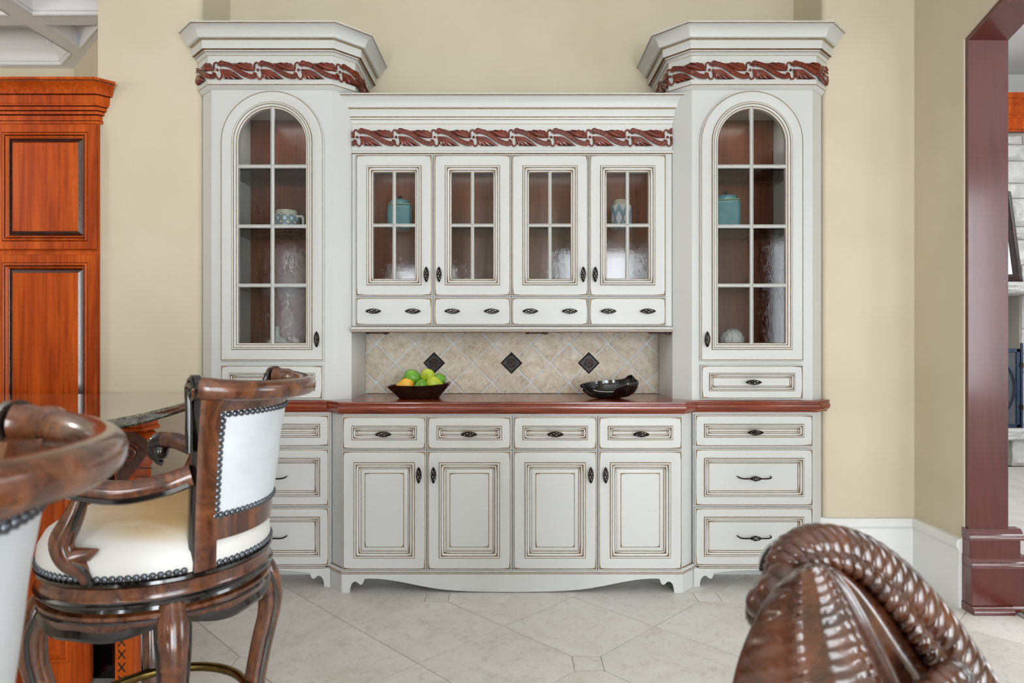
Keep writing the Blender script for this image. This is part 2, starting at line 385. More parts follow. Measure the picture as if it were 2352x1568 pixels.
# ------------------------------------------------------------------ the setting
YT, YC, YU, YB = 3.27, 3.19, 3.352, 3.70      # frame planes: towers, base centre, upper centre; niche back
fl = struct(MB().box(-5.6, 7.2, -3.6, 7.2, -.06, -.004).obj('floor', 'groutf', smooth=0)); fl['label'] = 'pale limestone floor tiles laid diagonally with small square inserts'
TX, TY, TS = -.034, 2.7975, .32
def insert(i, j): return j % 2 != 0 and (i - (j - 2)) % 4 == 0
def floor_tile(pts, parent):
    cx = sum(p[0] for p in pts) / len(pts); cy = sum(p[1] for p in pts) / len(pts)
    k = tuple((round(p[0] - cx, 4), round(p[1] - cy, 4)) for p in pts)
    if k not in TM: TM[k] = MB().prism_z(k, -.006, 0).mesh('tile', [MT['floor']], 0)
    link('tile', TM[k], fl, (cx, cy, 0))
TM = {}
g = .0018; ins = .0555
for j in range(-8, 5):
    for i in range(-8, 9):
        X, Y = TX + i * TS, TY + j * TS
        if not (-2.3 < X < 2.5 and .2 < Y < 3.9): continue
        if (i + j) % 2 == 0:
            if insert(i, j): floor_tile([(X - ins + g, Y - ins + g), (X + ins - g, Y - ins + g), (X + ins - g, Y + ins - g), (X - ins + g, Y + ins - g)], fl)
        else:
            a = TS - g * 1.4142; P = []
            for (dx, dy) in ((1, 0), (0, 1), (-1, 0), (0, -1)):
                if insert(i + dx, j + dy):
                    c = ins + g; q = a - (TS - c)
                    if dx: P += [(X + dx * (TS - c), Y - dx * q), (X + dx * (TS - c), Y + dx * q)]
                    else: P += [(X + dy * q, Y + dy * (TS - c)), (X - dy * q, Y + dy * (TS - c))]
                else: P.append((X + dx * a, Y + dy * a))
            P = clip(P, -9, 2.235, -9, 9)
            if P: floor_tile(P, fl)
HT = 3.6
struct(MB().box(-1.62, 1.62, YB, YB + .1, 0, HT).obj('wall_back', 'wall'))
def bull(x, y, r, sx):   # rounded outside corner towards the room and the niche
    return [(x + sx * r * (1 - sin(pi / 2 * k / 8)), y + r * (1 - cos(pi / 2 * k / 8))) for k in range(9)]
WY = 3.35
struct(MB().prism_z([(-2.11, 3.8), (-2.11, WY)] + bull(-1.585, WY, .028, -1) + [(-1.585, 3.8)], 0, HT).obj('wall_left', 'wall'))
rb = bull(1.585, WY, .028, 1)
struct(MB().prism_z([(2.24, 3.8), (1.585, 3.8)] + rb[::-1] + [(2.24, WY)], 0, HT).obj('wall_right', 'wall'))
# wall with the arched opening to the living room
wo = MB().prism_x([(WY, 0), (WY, HT), (-.2, HT), (-.2, 0), (.9, 0), (.9, 2.585), (1.31, 2.725), (2.56, 2.725), (2.985, 2.585), (2.985, 0)], 2.05, 2.24)
wo.box(2.05, 2.24, -3.5, -.2, 0, HT)
struct(wo.obj('wall_opening', 'wall'))
struct(MB().prism_z([(-5.5, 4.44), (-2.96, 4.44), (-2.11, 3.59), (-2.11, 3.75), (-2.9, 4.6), (-5.5, 4.6)], 0, 3.3).obj('wall_kitchen', 'wall'))
struct(MB().box(-5.6, -5.5, -3.5, 4.6, 0, 3.3).obj('wall_far_left', 'wall'))
struct(MB().box(-5.6, 7.1, -3.6, -3.5, 0, 4.1).obj('wall_rear', 'wall'))
struct(MB().box(7.0, 7.1, -3.6, 7.2, 0, 4.1).obj('wall_far_right', 'wallw'))
struct(MB().box(2.24, 7.1, 6.9, 7.0, 0, 4.1).obj('wall_living', 'wallw'))
struct(MB().box(2.16, 2.24, 3.36, 6.9, 0, 4.1).obj('wall_side', 'wallw'))
struct(MB().box(2.05, 7.1, -3.6, 7.0, 4.0, 4.1).obj('ceiling_living', 'ceil', smooth=0))
struct(MB().box(-2.11, 2.24, -3.6, 3.8, HT, HT + .1).box(2.05, 2.24, -3.6, 3.4, HT, 4.0).obj('ceiling_nook', 'ceil', smooth=0))
cg = MB().box(-5.5, -2.11, -3.5, 2.75, 3.05, 3.3).box(-5.5, -3.9, 2.75, 4.5, 3.05, 3.3).box(-3.9, -2.11, 3.70, 3.82, 3.05, 3.3).box(-2.84, -2.70, 2.75, 3.7, 3.05, 3.3).box(-2.15, -2.11, 2.75, 3.7, 3.05, 3.3)
cg.prism_z([(-2.84, 3.82), (-2.71, 3.82), (-2.71, 4.12), (-2.40, 3.82), (-2.11, 3.82), (-2.11, 4.5), (-3.9, 4.5), (-3.9, 4.37), (-3.0, 4.37), (-2.82, 4.2)], 3.05, 3.3)
cg.box(-2.11, -2.05, -3.5, 3.35, 3.05, HT + .02)
ck = struct(cg.obj('ceiling', 'ceil', smooth=0))
for poly in ([(-3.9, 3.82), (-2.84, 3.82), (-2.82, 4.2), (-3.0, 4.37), (-3.9, 4.37)], [(-2.71, 3.82), (-2.40, 3.82), (-2.71, 4.12)],
             [(-2.70, 2.75), (-2.15, 2.75), (-2.15, 3.70), (-2.70, 3.70)], [(-3.9, 2.75), (-2.84, 2.75), (-2.84, 3.70), (-3.9, 3.70)]):
    b = MB().ring(poly, [(-.004, -.004), (.004, 0), (.004, .014), (.014, .018), (.014, .03), (.022, .05), (.04, .075), (.055, .085), (.055, .1), (.062, .104), (.062, .12), (.075, .13), (.078, .2)], 0, cap=0)
    b.map(lambda x, y, z: (x, z, 3.05 + y)).obj('coffer_moulding', 'ceil', ck, smooth=30)
bbp = [(0, 0), (.02, 0), (.02, .19), (.017, .196), (.017, .262), (.027, .276), (.029, .300), (.02, .314), (0, .316)]
struct(MB().sweep([(1.587, 3.40), (1.592, 3.362), (1.61, WY), (2.05, WY), (2.05, 2.99)], bbp).obj('baseboard_right', 'white', smooth=30))
struct(MB().sweep([(-2.06, WY), (-1.61, WY), (-1.592, 3.362), (-1.587, 3.40)], bbp).obj('baseboard_left', 'white', smooth=30))
# wooden lining of the opening
tr = thing('trim_1', 'red-stained wooden jamb and faceted arch lining the opening to the living room', 'door trim', (2.14, 2.97, 0)); tr['kind'] = 'structure'; del tr['category']
inn = [(2.965, .37), (2.965, 2.57), (2.55, 2.705), (1.32, 2.705), (.92, 2.57), (.92, .0)]
out = [(2.988, .37), (2.988, 2.588), (2.558, 2.729), (1.312, 2.729), (.897, 2.588), (.897, .0)]
for k in range(5):
    MB().prism_x([inn[k], inn[k + 1], out[k + 1], out[k]], 2.058, 2.238).obj('jamb_board', 'jamb', tr, smooth=0)
pl = MB().bbox(2.046, 2.29, 2.925, 2.992, .035, .205, .003)
pl.obj('plinth_block', 'jamb', tr, smooth=0)
MB().bbox(2.048, 2.275, 2.938, 2.992, .235, .325, .003).obj('plinth_block', 'jamb', tr, smooth=0)
for z, x1, y0 in ((.205, 2.31, 2.918), (.325, 2.29, 2.932)):
    MB().prism_x([(2.992, z), (y0 - .004, z), (y0, z + .008), (y0 + .004, z + .01), (y0 + .006, z + .02), (y0 + .014, z + .024), (y0 + .018, z + .034), (y0 + .026, z + .044), (2.992, z + .046)], 2.046, x1).obj('plinth_moulding', 'jamb', tr, smooth=20)
MB().prism_x([(2.992, 0), (2.905, 0), (2.905, .015), (2.915, .03), (2.93, .036), (2.992, .036)], 2.044, 2.225).obj('shoe_moulding', 'jamb', tr, smooth=40)
MB().prism_x([(3.0, .012), (2.912, .012), (2.912, .024), (2.922, .034), (2.936, .038), (3.0, .038)], 2.226, 2.34).obj('shoe_moulding', 'jamb', tr, smooth=40)
# windows behind the camera (seen only in the reflections) that light the rooms
def window(name, u0, u1, z0, z1, put, nx, nz, day='day'):
    """put(u, depth into the room, z)"""
    w = struct(bpy.data.objects.new(name, None)); COL.objects.link(w); c = put((u0 + u1) / 2, 0, z0); w.location = c; WL[w.name] = Vector(c)
    def bx(a, b, c0, c1, d0, d1, nm, mt):
        P = [put(a, d0, c0), put(b, d1, c1)]; lo = [min(P[0][i], P[1][i]) for i in range(3)]; hi = [max(P[0][i], P[1][i]) for i in range(3)]
        MB().box(lo[0], hi[0], lo[1], hi[1], lo[2], hi[2]).obj(nm, mt, w, smooth=0)
    for a, b, c0, c1 in ((u0 - .09, u0, z0 - .09, z1 + .09), (u1, u1 + .09, z0 - .09, z1 + .09), (u0, u1, z1, z1 + .09), (u0, u1, z0 - .09, z0)):
        bx(a, b, c0, c1, 0, .05, 'window_frame', 'white')
    for k in range(1, nx): u = u0 + (u1 - u0) * k / nx; bx(u - .012, u + .012, z0, z1, .012, .03, 'muntin', 'white')
    for k in range(1, nz): z = z0 + (z1 - z0) * k / nz; bx(u0, u1, z - .012, z + .012, .012, .03, 'muntin', 'white')
    bx(u0, u1, z0, z1, .001, .01, 'window_pane', day)
rear = lambda u, d, z: (u, -3.5 + d, z)
window('window_1', .77, 1.9, .1, 2.56, rear, 2, 3, 'day2')
window('window_2', -1.75, -.95, .1, 2.3, rear, 1, 2, 'day2')
window('window_3', 3.1, 4.3, .2, 2.7, rear, 2, 3)
window('window_4', -3.0, -1.0, .1, 2.5, lambda u, d, z: (2.05 - d, u, z), 3, 3)
window('window_5', 0.8, 2.8, .5, 2.7, lambda u, d, z: (7.0 - d, u, z), 3, 3)
window('window_7', 5.4, 6.8, .5, 3.3, rear, 2, 3)
window('window_6', -3.44, -3.35, .9, 2.6, rear, 1, 2, 'day2')

# ------------------------------------------------------------------ living room seen through the opening
tag(MB().box(2.245, 6.9, -3.4, 6.25, -.004, .012).obj('carpet', 'carpet', smooth=0), 'pale grey carpet on the living room floor beyond the opening', 'carpet')
cd = MB(); pts = [(2.262 + .006 * cos(k * 1.3), .95 + k * .016, .014 + .006 * sin(k * 1.3)) for k in range(128)]
cd.tube(pts, .008, 6); cd.tube([(2.262 - .006 * cos(k * 1.3), .95 + k * .016, .014 - .006 * sin(k * 1.3)) for k in range(128)], .008, 6)
tag(cd.obj('edging_cord', 'rope'), 'twisted brown cord edging the pale carpet at the threshold', 'cord')
fp = thing('fireplace', 'pale split-stone fireplace wall with stone mantel and raised hearth', 'fireplace', (4.9, 6.6, 0))
MB().box(5.04, 6.3, 6.53, 6.88, 0, 3.27).box(3.4, 5.04, 6.53, 6.88, 1.66, 3.27).box(3.4, 5.04, 6.85, 6.89, 0, 1.66).obj('masonry', 'mortar', fp, smooth=0)
def stone(x0, x1, z0, z1, y, mt='stone', dep=.06):
    nx, nz = 9, 6; P = []
    for i in range(nz + 1):
        r = []
        for k in range(nx + 1):
            e = (i in (0, nz)) or (k in (0, nx))
            r.append((x0 + (x1 - x0) * k / nx, y + (.012 if e else -random.random() * .03), z0 + (z1 - z0) * i / nz))
        P.append(r)
    b = MB().grid(P); n = nx + 1
    back = [(x0, y + dep, z0), (x1, y + dep, z0), (x1, y + dep, z1), (x0, y + dep, z1)]
    o = len(b.v); b.v += back
    b.f += [tuple(range(nx, -1, -1)) + (o, o + 1), tuple([nz * n + k for k in range(n)]) + (o + 2, o + 3), tuple([i * n for i in range(nz + 1)]) + (o + 3, o), tuple([i * n + nx for i in range(nz, -1, -1)]) + (o + 1, o + 2), (o, o + 3, o + 2, o + 1)]
    b.m += [0] * 5
    b.obj('stone', mt, fp, smooth=25)
z = 1.79
for h in (.17, .25, .13, .28, .15, .22, .16, .095):
    x = 3.5 + random.random() * .2
    while x < 6.2:
        w = .22 + random.random() * .34; stone(x + .006, min(x + w, 6.3) - .006, z + .006, z + h - .006, 6.50); x += w
    z += h
z = .38
for h in (.22, .3, .18, .25, .33):
    x = 5.045
    while x < 6.2:
        w = .22 + random.random() * .3; stone(x + .005, min(x + w, 6.3) - .005, z + .005, z + h - .005, 6.50); x += w
    z += h
for z0, z1 in ((.38, .72), (.72, 1.0), (1.0, 1.3), (1.3, 1.64)):
    x = 3.6 + random.random() * .2
    while x < 4.95:
        w = .25 + random.random() * .25; stone(x + .005, min(x + w, 5.03) - .005, z0 + .005, z1 - .005, 6.80, 'darkstone', .04); x += w
for x in (3.4, 3.95, 4.5, 5.1, 5.65): stone(x, x + (.54 if x != 4.5 else .59), 1.665, 1.775, 6.28, dep=.25)
for x in (3.4, 3.9, 4.45, 4.98, 5.5): stone(x, x + .5, .262, .373, 6.24, dep=.6)
for x in (3.4, 3.72, 4.1, 4.44, 4.79, 4.97, 5.3, 5.66): stone(x, x + (.165 if x == 4.79 else .31), .012, .255, 6.28, dep=.5)
MB().box(3.4, 6.0, 6.34, 6.83, .012, .37).obj('hearth_core', 'mortar', fp, smooth=0)
tag(MB().sweep([(3.2, 6.5), (6.4, 6.5)], [(0, 3.27), (.03, 3.27), (.035, 3.285), (.05, 3.29), (.05, 3.39), (.06, 3.40), (.06, 3.41), (.08, 3.43), (.085, 3.50), (.11, 3.53), (.11, 3.56), (.125, 3.57), (.125, 3.62), (0, 3.62)]).obj('wood_beam', 'cherry', smooth=30),
    'wide cherry wood cornice running above the stone fireplace', 'cornice')
pf = thing('framed_picture', 'dark-framed picture leaning on the stone mantel above the fireplace', 'picture', (4.55, 6.33, 1.776))
lean = lambda x, y, z: (x, y + (z - 1.776) * .17, z)
MB().ring(rect(4.17, 4.925, 1.776, 2.70), [(0, .03), (0, 0), (.02, -.012), (.035, -.008), (.045, .004), (.07, .008), (.078, .018)], 6.335).map(lean).obj('picture_frame', 'bowlw', pf, smooth=20)
MB().box(4.2, 4.9, 6.353, 6.358, 1.81, 2.67).map(lean).obj('mat_board', 'mat', pf, smooth=0)
MB().box(4.34, 4.78, 6.349, 6.353, 1.98, 2.52).map(lean).obj('print', 'print', pf, smooth=0)
fs = thing('fire_screen', 'blue-black metal fire screen with ring ornaments before the fireplace', 'fire screen', (4.5, 6.31, .374))
b = MB()
for a in ((3.95, 4.87, 1.10, 1.135), (3.95, 4.87, .378, .41), (4.835, 4.87, .378, 1.135), (4.40, 4.43, .378, 1.135), (3.95, 3.98, .378, 1.135)): b.bbox(a[0], a[1], 6.30, 6.322, a[2], a[3], .004)
b.obj('frame', 'navy', fs)
MB().tube([(4.895, 6.315, .374), (4.895, 6.315, 1.19)], .013, 8).obj('post', 'navy', fs)
for r in (.26, .19):
    MB().tube([(4.56 + r * cos(2 * pi * k / 40), 6.295, .76 + 1.15 * r * sin(2 * pi * k / 40)) for k in range(40)], .008, 6, closed=True).obj('ring', 'navy', fs)
MB().box(4.43, 4.835, 6.311, 6.314, .41, 1.10).obj('glass_panel', 'glassf', fs, smooth=0)
for z in (.55, .95): MB().bbox(4.862, 4.90, 6.292, 6.33, z, z + .05, .004).obj('hinge', 'iron', fs)

# ------------------------------------------------------------------ the built-in hutch
PM = ['paint', 'glaze', 'glazeL']
def birdcage(L=.07, R=.0125, axis='z', post=True):
    b = MB(); rr = lambda t: R * max(0, sin(pi * (t * .86 + .07))) ** .9 * (1 if .02 < t < .98 else .8)
    for sg in (1, -1):
        for k in range(5):
            b.tube([(rr(t / 10) * cos(2 * pi * k / 5 + sg * t * .33), rr(t / 10) * sin(2 * pi * k / 5 + sg * t * .33), L * (t / 10 - .5)) for t in range(11)], .0017, 4, cap=False)
    for e in (-.5, .5): b.sphere((0, 0, e * L), .0042, 8, 5)
    if post: b.tube([(0, 0, 0), (0, R + .014, 0)], .004, 6)
    if axis == 'x': b.map(lambda x, y, z: (z, y if post else y, -x))
    return b
KNV = birdcage().mesh('birdcage_knob', [MT['iron']]); KNH = birdcage(axis='x').mesh('birdcage_knob', [MT['iron']])
bp_ = birdcage(.05, .0115, 'x', False)
bp_.tube(bez([(-.082, .026, .006), (-.078, .006, .004), (-.06, 0, 0), (-.02, 0, 0)], 4), .0036, 6); bp_.tube(bez([(.082, .026, .006), (.078, .006, .004), (.06, 0, 0), (.02, 0, 0)], 4), .0036, 6)
PULL = bp_.mesh('bar_pull', [MT['iron']])
# frame profiles (inset from the edge, depth behind the face) with brown glaze lying in the quirks
EDGE = [(0, .02, 0), (0, .0035, 0), (.0016, .0012, 0), (.0042, .0006, 1), (.0058, .0022, 2), (.0078, 0, 0)]
MOLD = [(0.0550, 0, 2), (0.0568, .0012, 1), (0.0588, -.0035, 0), (0.0625, -.0058, 0), (0.0662, -.004, 1), (0.0682, -.001, 2), (0.0695, -.0025, 0), (0.0750, -.0015, 0), (0.0785, .001, 1), (0.0807, .0035, 2), (0.0820, .0025, 0), (0.0880, .006, 1)]
RAIS = [(0.0905, .0095, 0), (0.1075, .0048, 2), (0.1090, .0052, 1), (0.1112, .0036, 0)]
FLAT = [(0.0905, .0085, 2), (0.0920, .0085, 0)]
OPEN = [(0.0905, .009, 0), (0.0905, .024, 0)]
SLAB = [(.010, 0, 0)]
def wear(b, out, u, d, L, w, rnd):
    """brown rubbed-in wedges in the corners of a quirk"""
    m = mitre(out); n = len(out)
    for i in range(n):
        p = (out[i][0] + m[i][0] * u, out[i][1] + m[i][1] * u)
        for q, k in ((out[(i + 1) % n], (i + 1) % n), (out[i - 1], i - 1)):
            e = Vector((q[0] + m[k][0] * u - p[0], q[1] + m[k][1] * u - p[1]))
            ln = min(L * (.5 + rnd.random()), e.length * .42); e.normalize()
            nn = Vector((m[i][0], m[i][1])); nn = (nn - e * nn.dot(e)).normalized() * w * (.6 + .7 * rnd.random())
            b.add([(p[0], d, p[1]), (p[0] + e.x * ln, d, p[1] + e.y * ln), (p[0] + nn.x, d, p[1] + nn.y)], [(0, 1, 2)], 1)
def front(out, kind, mold_scale=1, seed=1):
    """door or drawer face about the local origin, face plane y=0"""
    prof = list(EDGE)
    if kind != 'slab': prof += [(u * mold_scale, d, m) for u, d, m in MOLD]
    tail = {'raised': RAIS, 'flat': FLAT, 'glass': OPEN, 'slab': SLAB}[kind]
    if kind != 'slab': tail = [(u * mold_scale, d, m) for u, d, m in tail]
    prof += tail
    b = MB().ring(out, [(u, d) for u, d, m in prof], 0, cap=None if kind == 'glass' else 0, mats=[m for u, d, m in prof])
    rnd = random.Random(seed)
    if len(out) == 4:
        wear(b, out, .0075, -.0004, .035, .0042, rnd)
        if kind != 'slab':
            for u, d in ((.0695, -.0031), (.082, .0018)): wear(b, out, u * mold_scale, d, .03, .0038, rnd)
        if kind == 'raised': wear(b, out, .111, .0031, .02, .003, rnd)
    return b
def doorlike(name, mesh, parent, at): return link(name, mesh, parent, at)
def glass_fill(door, out, mxs, mzs, at, w=.018):
    """muntins and panes inside the moulding; coordinates local to the door"""
    m = mitre(out); inn = [(p[0] + m[i][0] * .089, p[1] + m[i][1] * .089) for i, p in enumerate(out)]
    x0 = min(p[0] for p in inn); x1 = max(p[0] for p in inn); z0 = min(p[1] for p in inn); z1 = max(p[1] for p in inn)
    pr = lambda a: [(-w / 2, .008), (-w / 2 + .003, .003), (-.0035, .001), (-.0028, .004), (.0028, .004), (.0035, .001), (w / 2 - .003, .003), (w / 2, .008), (w / 2, .02), (-w / 2, .02)]
    for x in mxs:
        b = MB().prism([(x + a, d) for a, d in pr(0)], lambda a, d, z: (a, d, z), z0 - .006, z1 + .006, [0, 0] + [0, 0, 1, 0, 1, 0, 0, 0, 0, 0]); b.obj('muntin', PM, door, at, False, 20)
    for z in mzs:
        b = MB().prism([(z + a, d) for a, d in pr(0)], lambda a, d, x: (x, d - .0003, a), x0 - .006, x1 + .006, [0, 0] + [0, 0, 1, 0, 1, 0, 0, 0, 0, 0]); b.obj('muntin', PM, door, at, False, 20)
    xs = [x0] + mxs + [x1]; zs = [z0] + mzs + [z1]
    for i in range(len(xs) - 1):
        for k in range(len(zs) - 1):
            p = clip(inn, xs[i], xs[i + 1], zs[k], zs[k + 1])
            if len(p) > 2: MB().prism_y(p, .013, .016).obj('pane', 'glass', door, at, False, 0)
# --- carved frieze motif: s along the run (0..1), t across (-.5...5), h out of the face
def motif():
    b = MB()
    S_ = bez([(.055, .23), (.035, .33), (.075, .41), (.142, .36), (.241, .31), (.336, .22), (.418, .10), (.506, -.03), (.606, -.165), (.705, -.27), (.806, -.335), (.885, -.33), (.93, -.23), (.895, -.13)], 4)
    n = len(S_); P0 = []; P1 = []
    for i in range(n):
        a = S_[max(i - 1, 0)]; c = S_[min(i + 1, n - 1)]; tx, ty = (c[0] - a[0]) * 2.28, c[1] - a[1]; L = sqrt(tx * tx + ty * ty) or 1
        w = .105 * min(1, min(i, n - 1 - i) / 9 + .12); nx, ny = -ty / L * w / 2.28, tx / L * w
        P0.append((S_[i][0] + nx, S_[i][1] + ny)); P1.append((S_[i][0] - nx, S_[i][1] - ny))
    C = lambda p, h: (p[0] * .198, -h, p[1] * .09)
    rows = [[C(P0[i], .006), C(P0[i], .011), C(S_[i], .010), C(P1[i], .011), C(P1[i], .006)] for i in range(n)]
    b.grid(rows); b.tube([C(p, .012) for p in P0], .0026, 6); b.tube([C(p, .012) for p in P1], .0026, 6)
    b.sphere(C((.068, .25), .012), .0058, 8, 5); b.sphere(C((.885, -.16), .012), .0058, 8, 5)
    for p in ((.142, .345), (.241, .305), (.336, .222), (.418, .10), (.506, -.03), (.606, -.165), (.705, -.265), (.806, -.325)):
        b.sphere(C(p, .0102), .0029, 6, 4, 1)
    def blade(p0, p1, p2, w, h0=.006, h1=.009, mid=.4):
        q = [(p0[0] * (1 - t) ** 2 + 2 * p1[0] * t * (1 - t) + p2[0] * t * t, p0[1] * (1 - t) ** 2 + 2 * p1[1] * t * (1 - t) + p2[1] * t * t) for t in [k / 7 for k in range(8)]]
        rad = [w * .031 * (.45 + .55 * sin(pi * min(1, k / 7 / .62) * .5)) * (1 if k < 5 else (7.3 - k) / 2.6) for k in range(8)]
        b.tube([C(p, h0 + (h1 - h0) * sin(pi * k / 7)) for k, p in enumerate(q)], rad, 6)
    for p1, p2, w in (((.62, .20), (.345, .41), .26), ((.70, .30), (.50, .455), .26), ((.76, .32), (.645, .45), .25), ((.81, .28), (.765, .43), .23), ((.64, .10), (.44, .27), .24), ((.72, .05), (.56, .11), .24), ((.78, .22), (.70, .38), .24)):
        blade((.87, .04), p1, p2, w)
    for p1, p2, w in (((.09, -.2), (.175, -.48), .26), ((.16, -.26), (.30, -.475), .26), ((.22, -.22), (.43, -.48), .26), ((.32, -.24), (.61, -.455), .26), ((.25, -.02), (.36, -.06), .22), ((.28, -.1), (.48, -.26), .24), ((.13, -.2), (.23, -.40), .24)):
        blade((.06, .06), p1, p2, w)
    for pl_ in ([(.36, .40), (.50, .44), (.66, .43), (.78, .40), (.87, .14), (.86, .0), (.70, .04), (.56, .08), (.44, .24)], [(.05, .08), (.08, -.15), (.16, -.44), (.30, -.45), (.44, -.46), (.60, -.43), (.50, -.26), (.38, -.06), (.2, .02)]):
        n_ = len(pl_); b.add([C(p, .0005) for p in pl_] + [C(p, .0045) for p in pl_], [tuple(range(n_)), tuple(range(2 * n_ - 1, n_ - 1, -1))] + [(i, (i + 1) % n_, n_ + (i + 1) % n_, n_ + i) for i in range(n_)], 1)
    b.sphere(C((-.03, .03), .010), .0072, 8, 5); b.sphere(C((.87, .05), .008), .0068, 8, 5); b.sphere(C((.055, .03), .008), .006, 8, 5)
    b.tube([C(p, .008) for p in bez([(-.115, .12), (-.12, .33), (-.075, .44), (-.02, .40), (-.005, .28)], 4)], .0042, 6)
    b.tube([C(p, .008) for p in bez([(-.05, -.33), (-.005, -.46), (.05, -.42), (.075, -.25), (.06, -.05)], 4)], .0042, 6)
    return b
MOT = motif()
def frieze(run, starts, zc, parent, off=0.0, lo=None, hi=None):
    """lay motifs along plan path `run`, each a part"""
    seg = [(Vector(run[i]), Vector(run[i + 1])) for i in range(len(run) - 1)]; Ls = [(b - a).length for a, b in seg]; tot = sum(Ls)
    lo = 0.001 if lo is None else lo; hi = tot - .001 if hi is None else hi
    for s0 in starts:
        b = MB(); b.v = list(MOT.v); b.f = list(MOT.f); b.m = list(MOT.m)
        xs = [p[0] + s0 for p in b.v]
        if max(xs) < lo + .02 or min(xs) > hi - .02: continue
        keep = []
        def at(x, y, z):
            s = min(max(x + s0, lo), hi); k = 0; q = s
            while k < len(seg) - 1 and q > Ls[k]: q -= Ls[k]; k += 1
            e = (seg[k][1] - seg[k][0]).normalized(); p = seg[k][0] + e * q; nn = Vector((e.y, -e.x))
            # round the corner: blend normals near the joints
            for kk, dist in ((k - 1, q), (k + 1, Ls[k] - q)):
                if 0 <= kk < len(seg) and dist < .012:
                    e2 = (seg[kk][1] - seg[kk][0]).normalized(); nn = (nn * (.5 + dist / .024) + Vector((e2.y, -e2.x)) * (.5 - dist / .024)).normalized()
            h = -y + .001
            return (p.x + nn.x * h, p.y + nn.y * h, zc + z)
        for f, m in zip(b.f, b.m):
            if any(lo < xs[i] < hi for i in f): keep.append((f, m))
        b.f = [f for f, m in keep]; b.m = [m for f, m in keep]
        b.map(at); used = sorted({i for f in b.f for i in f}); re_ = {o: n for n, o in enumerate(used)}
        b.v = [b.v[i] for i in used]; b.f = [tuple(re_[i] for i in f) for f in b.f]
        b.obj('carved_scroll', ['carve', 'carveb'], parent, smooth=50)
XI, XO, XC = .895, 1.495, .817
side_out = [(-XO - .08, 3.69), (-XO - .08, YT + .08), (-XO, YT)]
side_in = [(-XI, YT), (-XC, YT + .078), (-XC, 3.69)]
towerpath = [(-XO - .08, YT + .08), (-XO, YT), (-XI, YT), (-XC, YT + .078), (-XC, 3.69)]
CROWN = [(0, 2.462, 0), (.004, 2.462, 0), (.0215, 2.478, 1), (.0215, 2.4825, 0), (.0215, 2.6215, 2), (.024, 2.6245, 0), (.027, 2.629, 0), (.036, 2.636, 1), (.040, 2.637, 0), (.0405, 2.643, 1), (.053, 2.6455, 0), (.054, 2.685, 2), (.062, 2.687, 1), (.064, 2.690, 0), (.075, 2.692, 0), (.079, 2.703, 0), (.088, 2.722, 0), (.104, 2.737, 0), (.113, 2.740, 1), (.114, 2.7435, 0), (.118, 2.7445, 0), (.118, 2.7495, 0), (0, 2.7495, 0)]
def sweepm(path, prof, ends=None): return MB().sweep(path, [(o, z) for o, z, m in prof], [m for o, z, m in prof], ends)
wt = {}
def arch_out(): return arch(-.256, .256, -.6695, .6695)
DOOR_T = front(arch_out(), 'glass', seed=3).mesh('door', [MT[m] for m in PM])
DRW_T = front(rect(-.2535, .2535, -.0845, .0845), 'flat', .72, 5).mesh('drawer', [MT[m] for m in PM])
def tower(sg, word):
    """upper display tower; sg=-1 left, +1 right"""
    fl_ = (lambda b: b.mirror()) if sg > 0 else (lambda b: b)
    t = thing('display_tower', f'tall cream glazed display tower with arched glass door, {word}', 'cabinet', (sg * 1.19, 3.45, .92))
    fl_(MB().sweep(side_out, [(0, .92), (0, 2.47), (-.018, 2.47), (-.018, .92)])).obj('side_panel', 'paint', t, smooth=0)
    fl_(MB().sweep(side_in, [(0, .92), (0, 2.47), (-.018, 2.47), (-.018, .92)])).obj('side_panel', 'paint', t, smooth=0)
    MB().box(sg * 1.19 - .37, sg * 1.19 + .37, 3.665, 3.69, .92, 2.47).obj('back_panel', 'back', t, smooth=0)
    fl_(MB().box(-1.475, -1.457, YT + .021, 3.664, 1.119, 2.439).box(-.92, -.905, YT + .021, 3.664, 1.119, 2.439)).obj('inner_liner', 'paint', t, smooth=0)
    plan = [(-XO - .075, 3.66), (-XO - .075, YT + .085), (-XO + .002, YT + .01), (-XI - .002, YT + .01), (-XC - .005, YT + .085), (-XC - .005, 3.66)]
    fl_(MB().prism_z(plan, 2.44, 2.46)).obj('top_board', 'paint', t, smooth=0)
    fl_(MB().prism_z(plan, 1.098, 1.118)).obj('bottom_board', 'paint', t, smooth=0)
    c = sg * 1.1875; gx0, gx1 = c - .175, c + .175
    op = arch(c - .182, c + .182, 1.19, 2.378)
    mid = [p for p in op]
    ff = MB().prism_y([(sg * 1.195 - .30, 1.19), (mid[0][0], 1.19)] + [mid[-1 - k] for k in range(len(mid) - 2)] + [(mid[1][0], 1.19), (sg * 1.195 + .30, 1.19), (sg * 1.195 + .30, 2.468), (sg * 1.195 - .30, 2.468)], YT, YT + .02)
    ff.box(sg * 1.195 - .30, sg * 1.195 + .30, YT, YT + .02, .92, 1.19).obj('face_frame', 'paint', t, smooth=0)
    fl_(sweepm(towerpath, CROWN)).obj('crown_moulding', PM, t, smooth=30)
    d = link('door', DOOR_T, t, (c, YT - .0205, 1.784)); 
    glass_fill(d, arch_out(), [0.0], [p - 1.784 for p in (1.489, 1.782, 2.079)], (c, YT - .0205, 1.784))
    link('knob', KNV, d, (c - sg * .2275, YT - .042, 1.222))
    dr = link('drawer', DRW_T, t, (c, YT - .0205, 1.011))
    link('knob', KNH, dr, (c, YT - .042, 1.011))
    for z in (1.482, 1.775, 2.07): fl_(MB().box(-1.456, -.921, YT + .035, 3.66, z, z + .008)).obj('glass_shelf', 'shelf', t, smooth=0)
    return t
tl = tower(-1, 'left of the pair'); trr = tower(1, 'right of the pair')
frun = offset(towerpath, .0215)
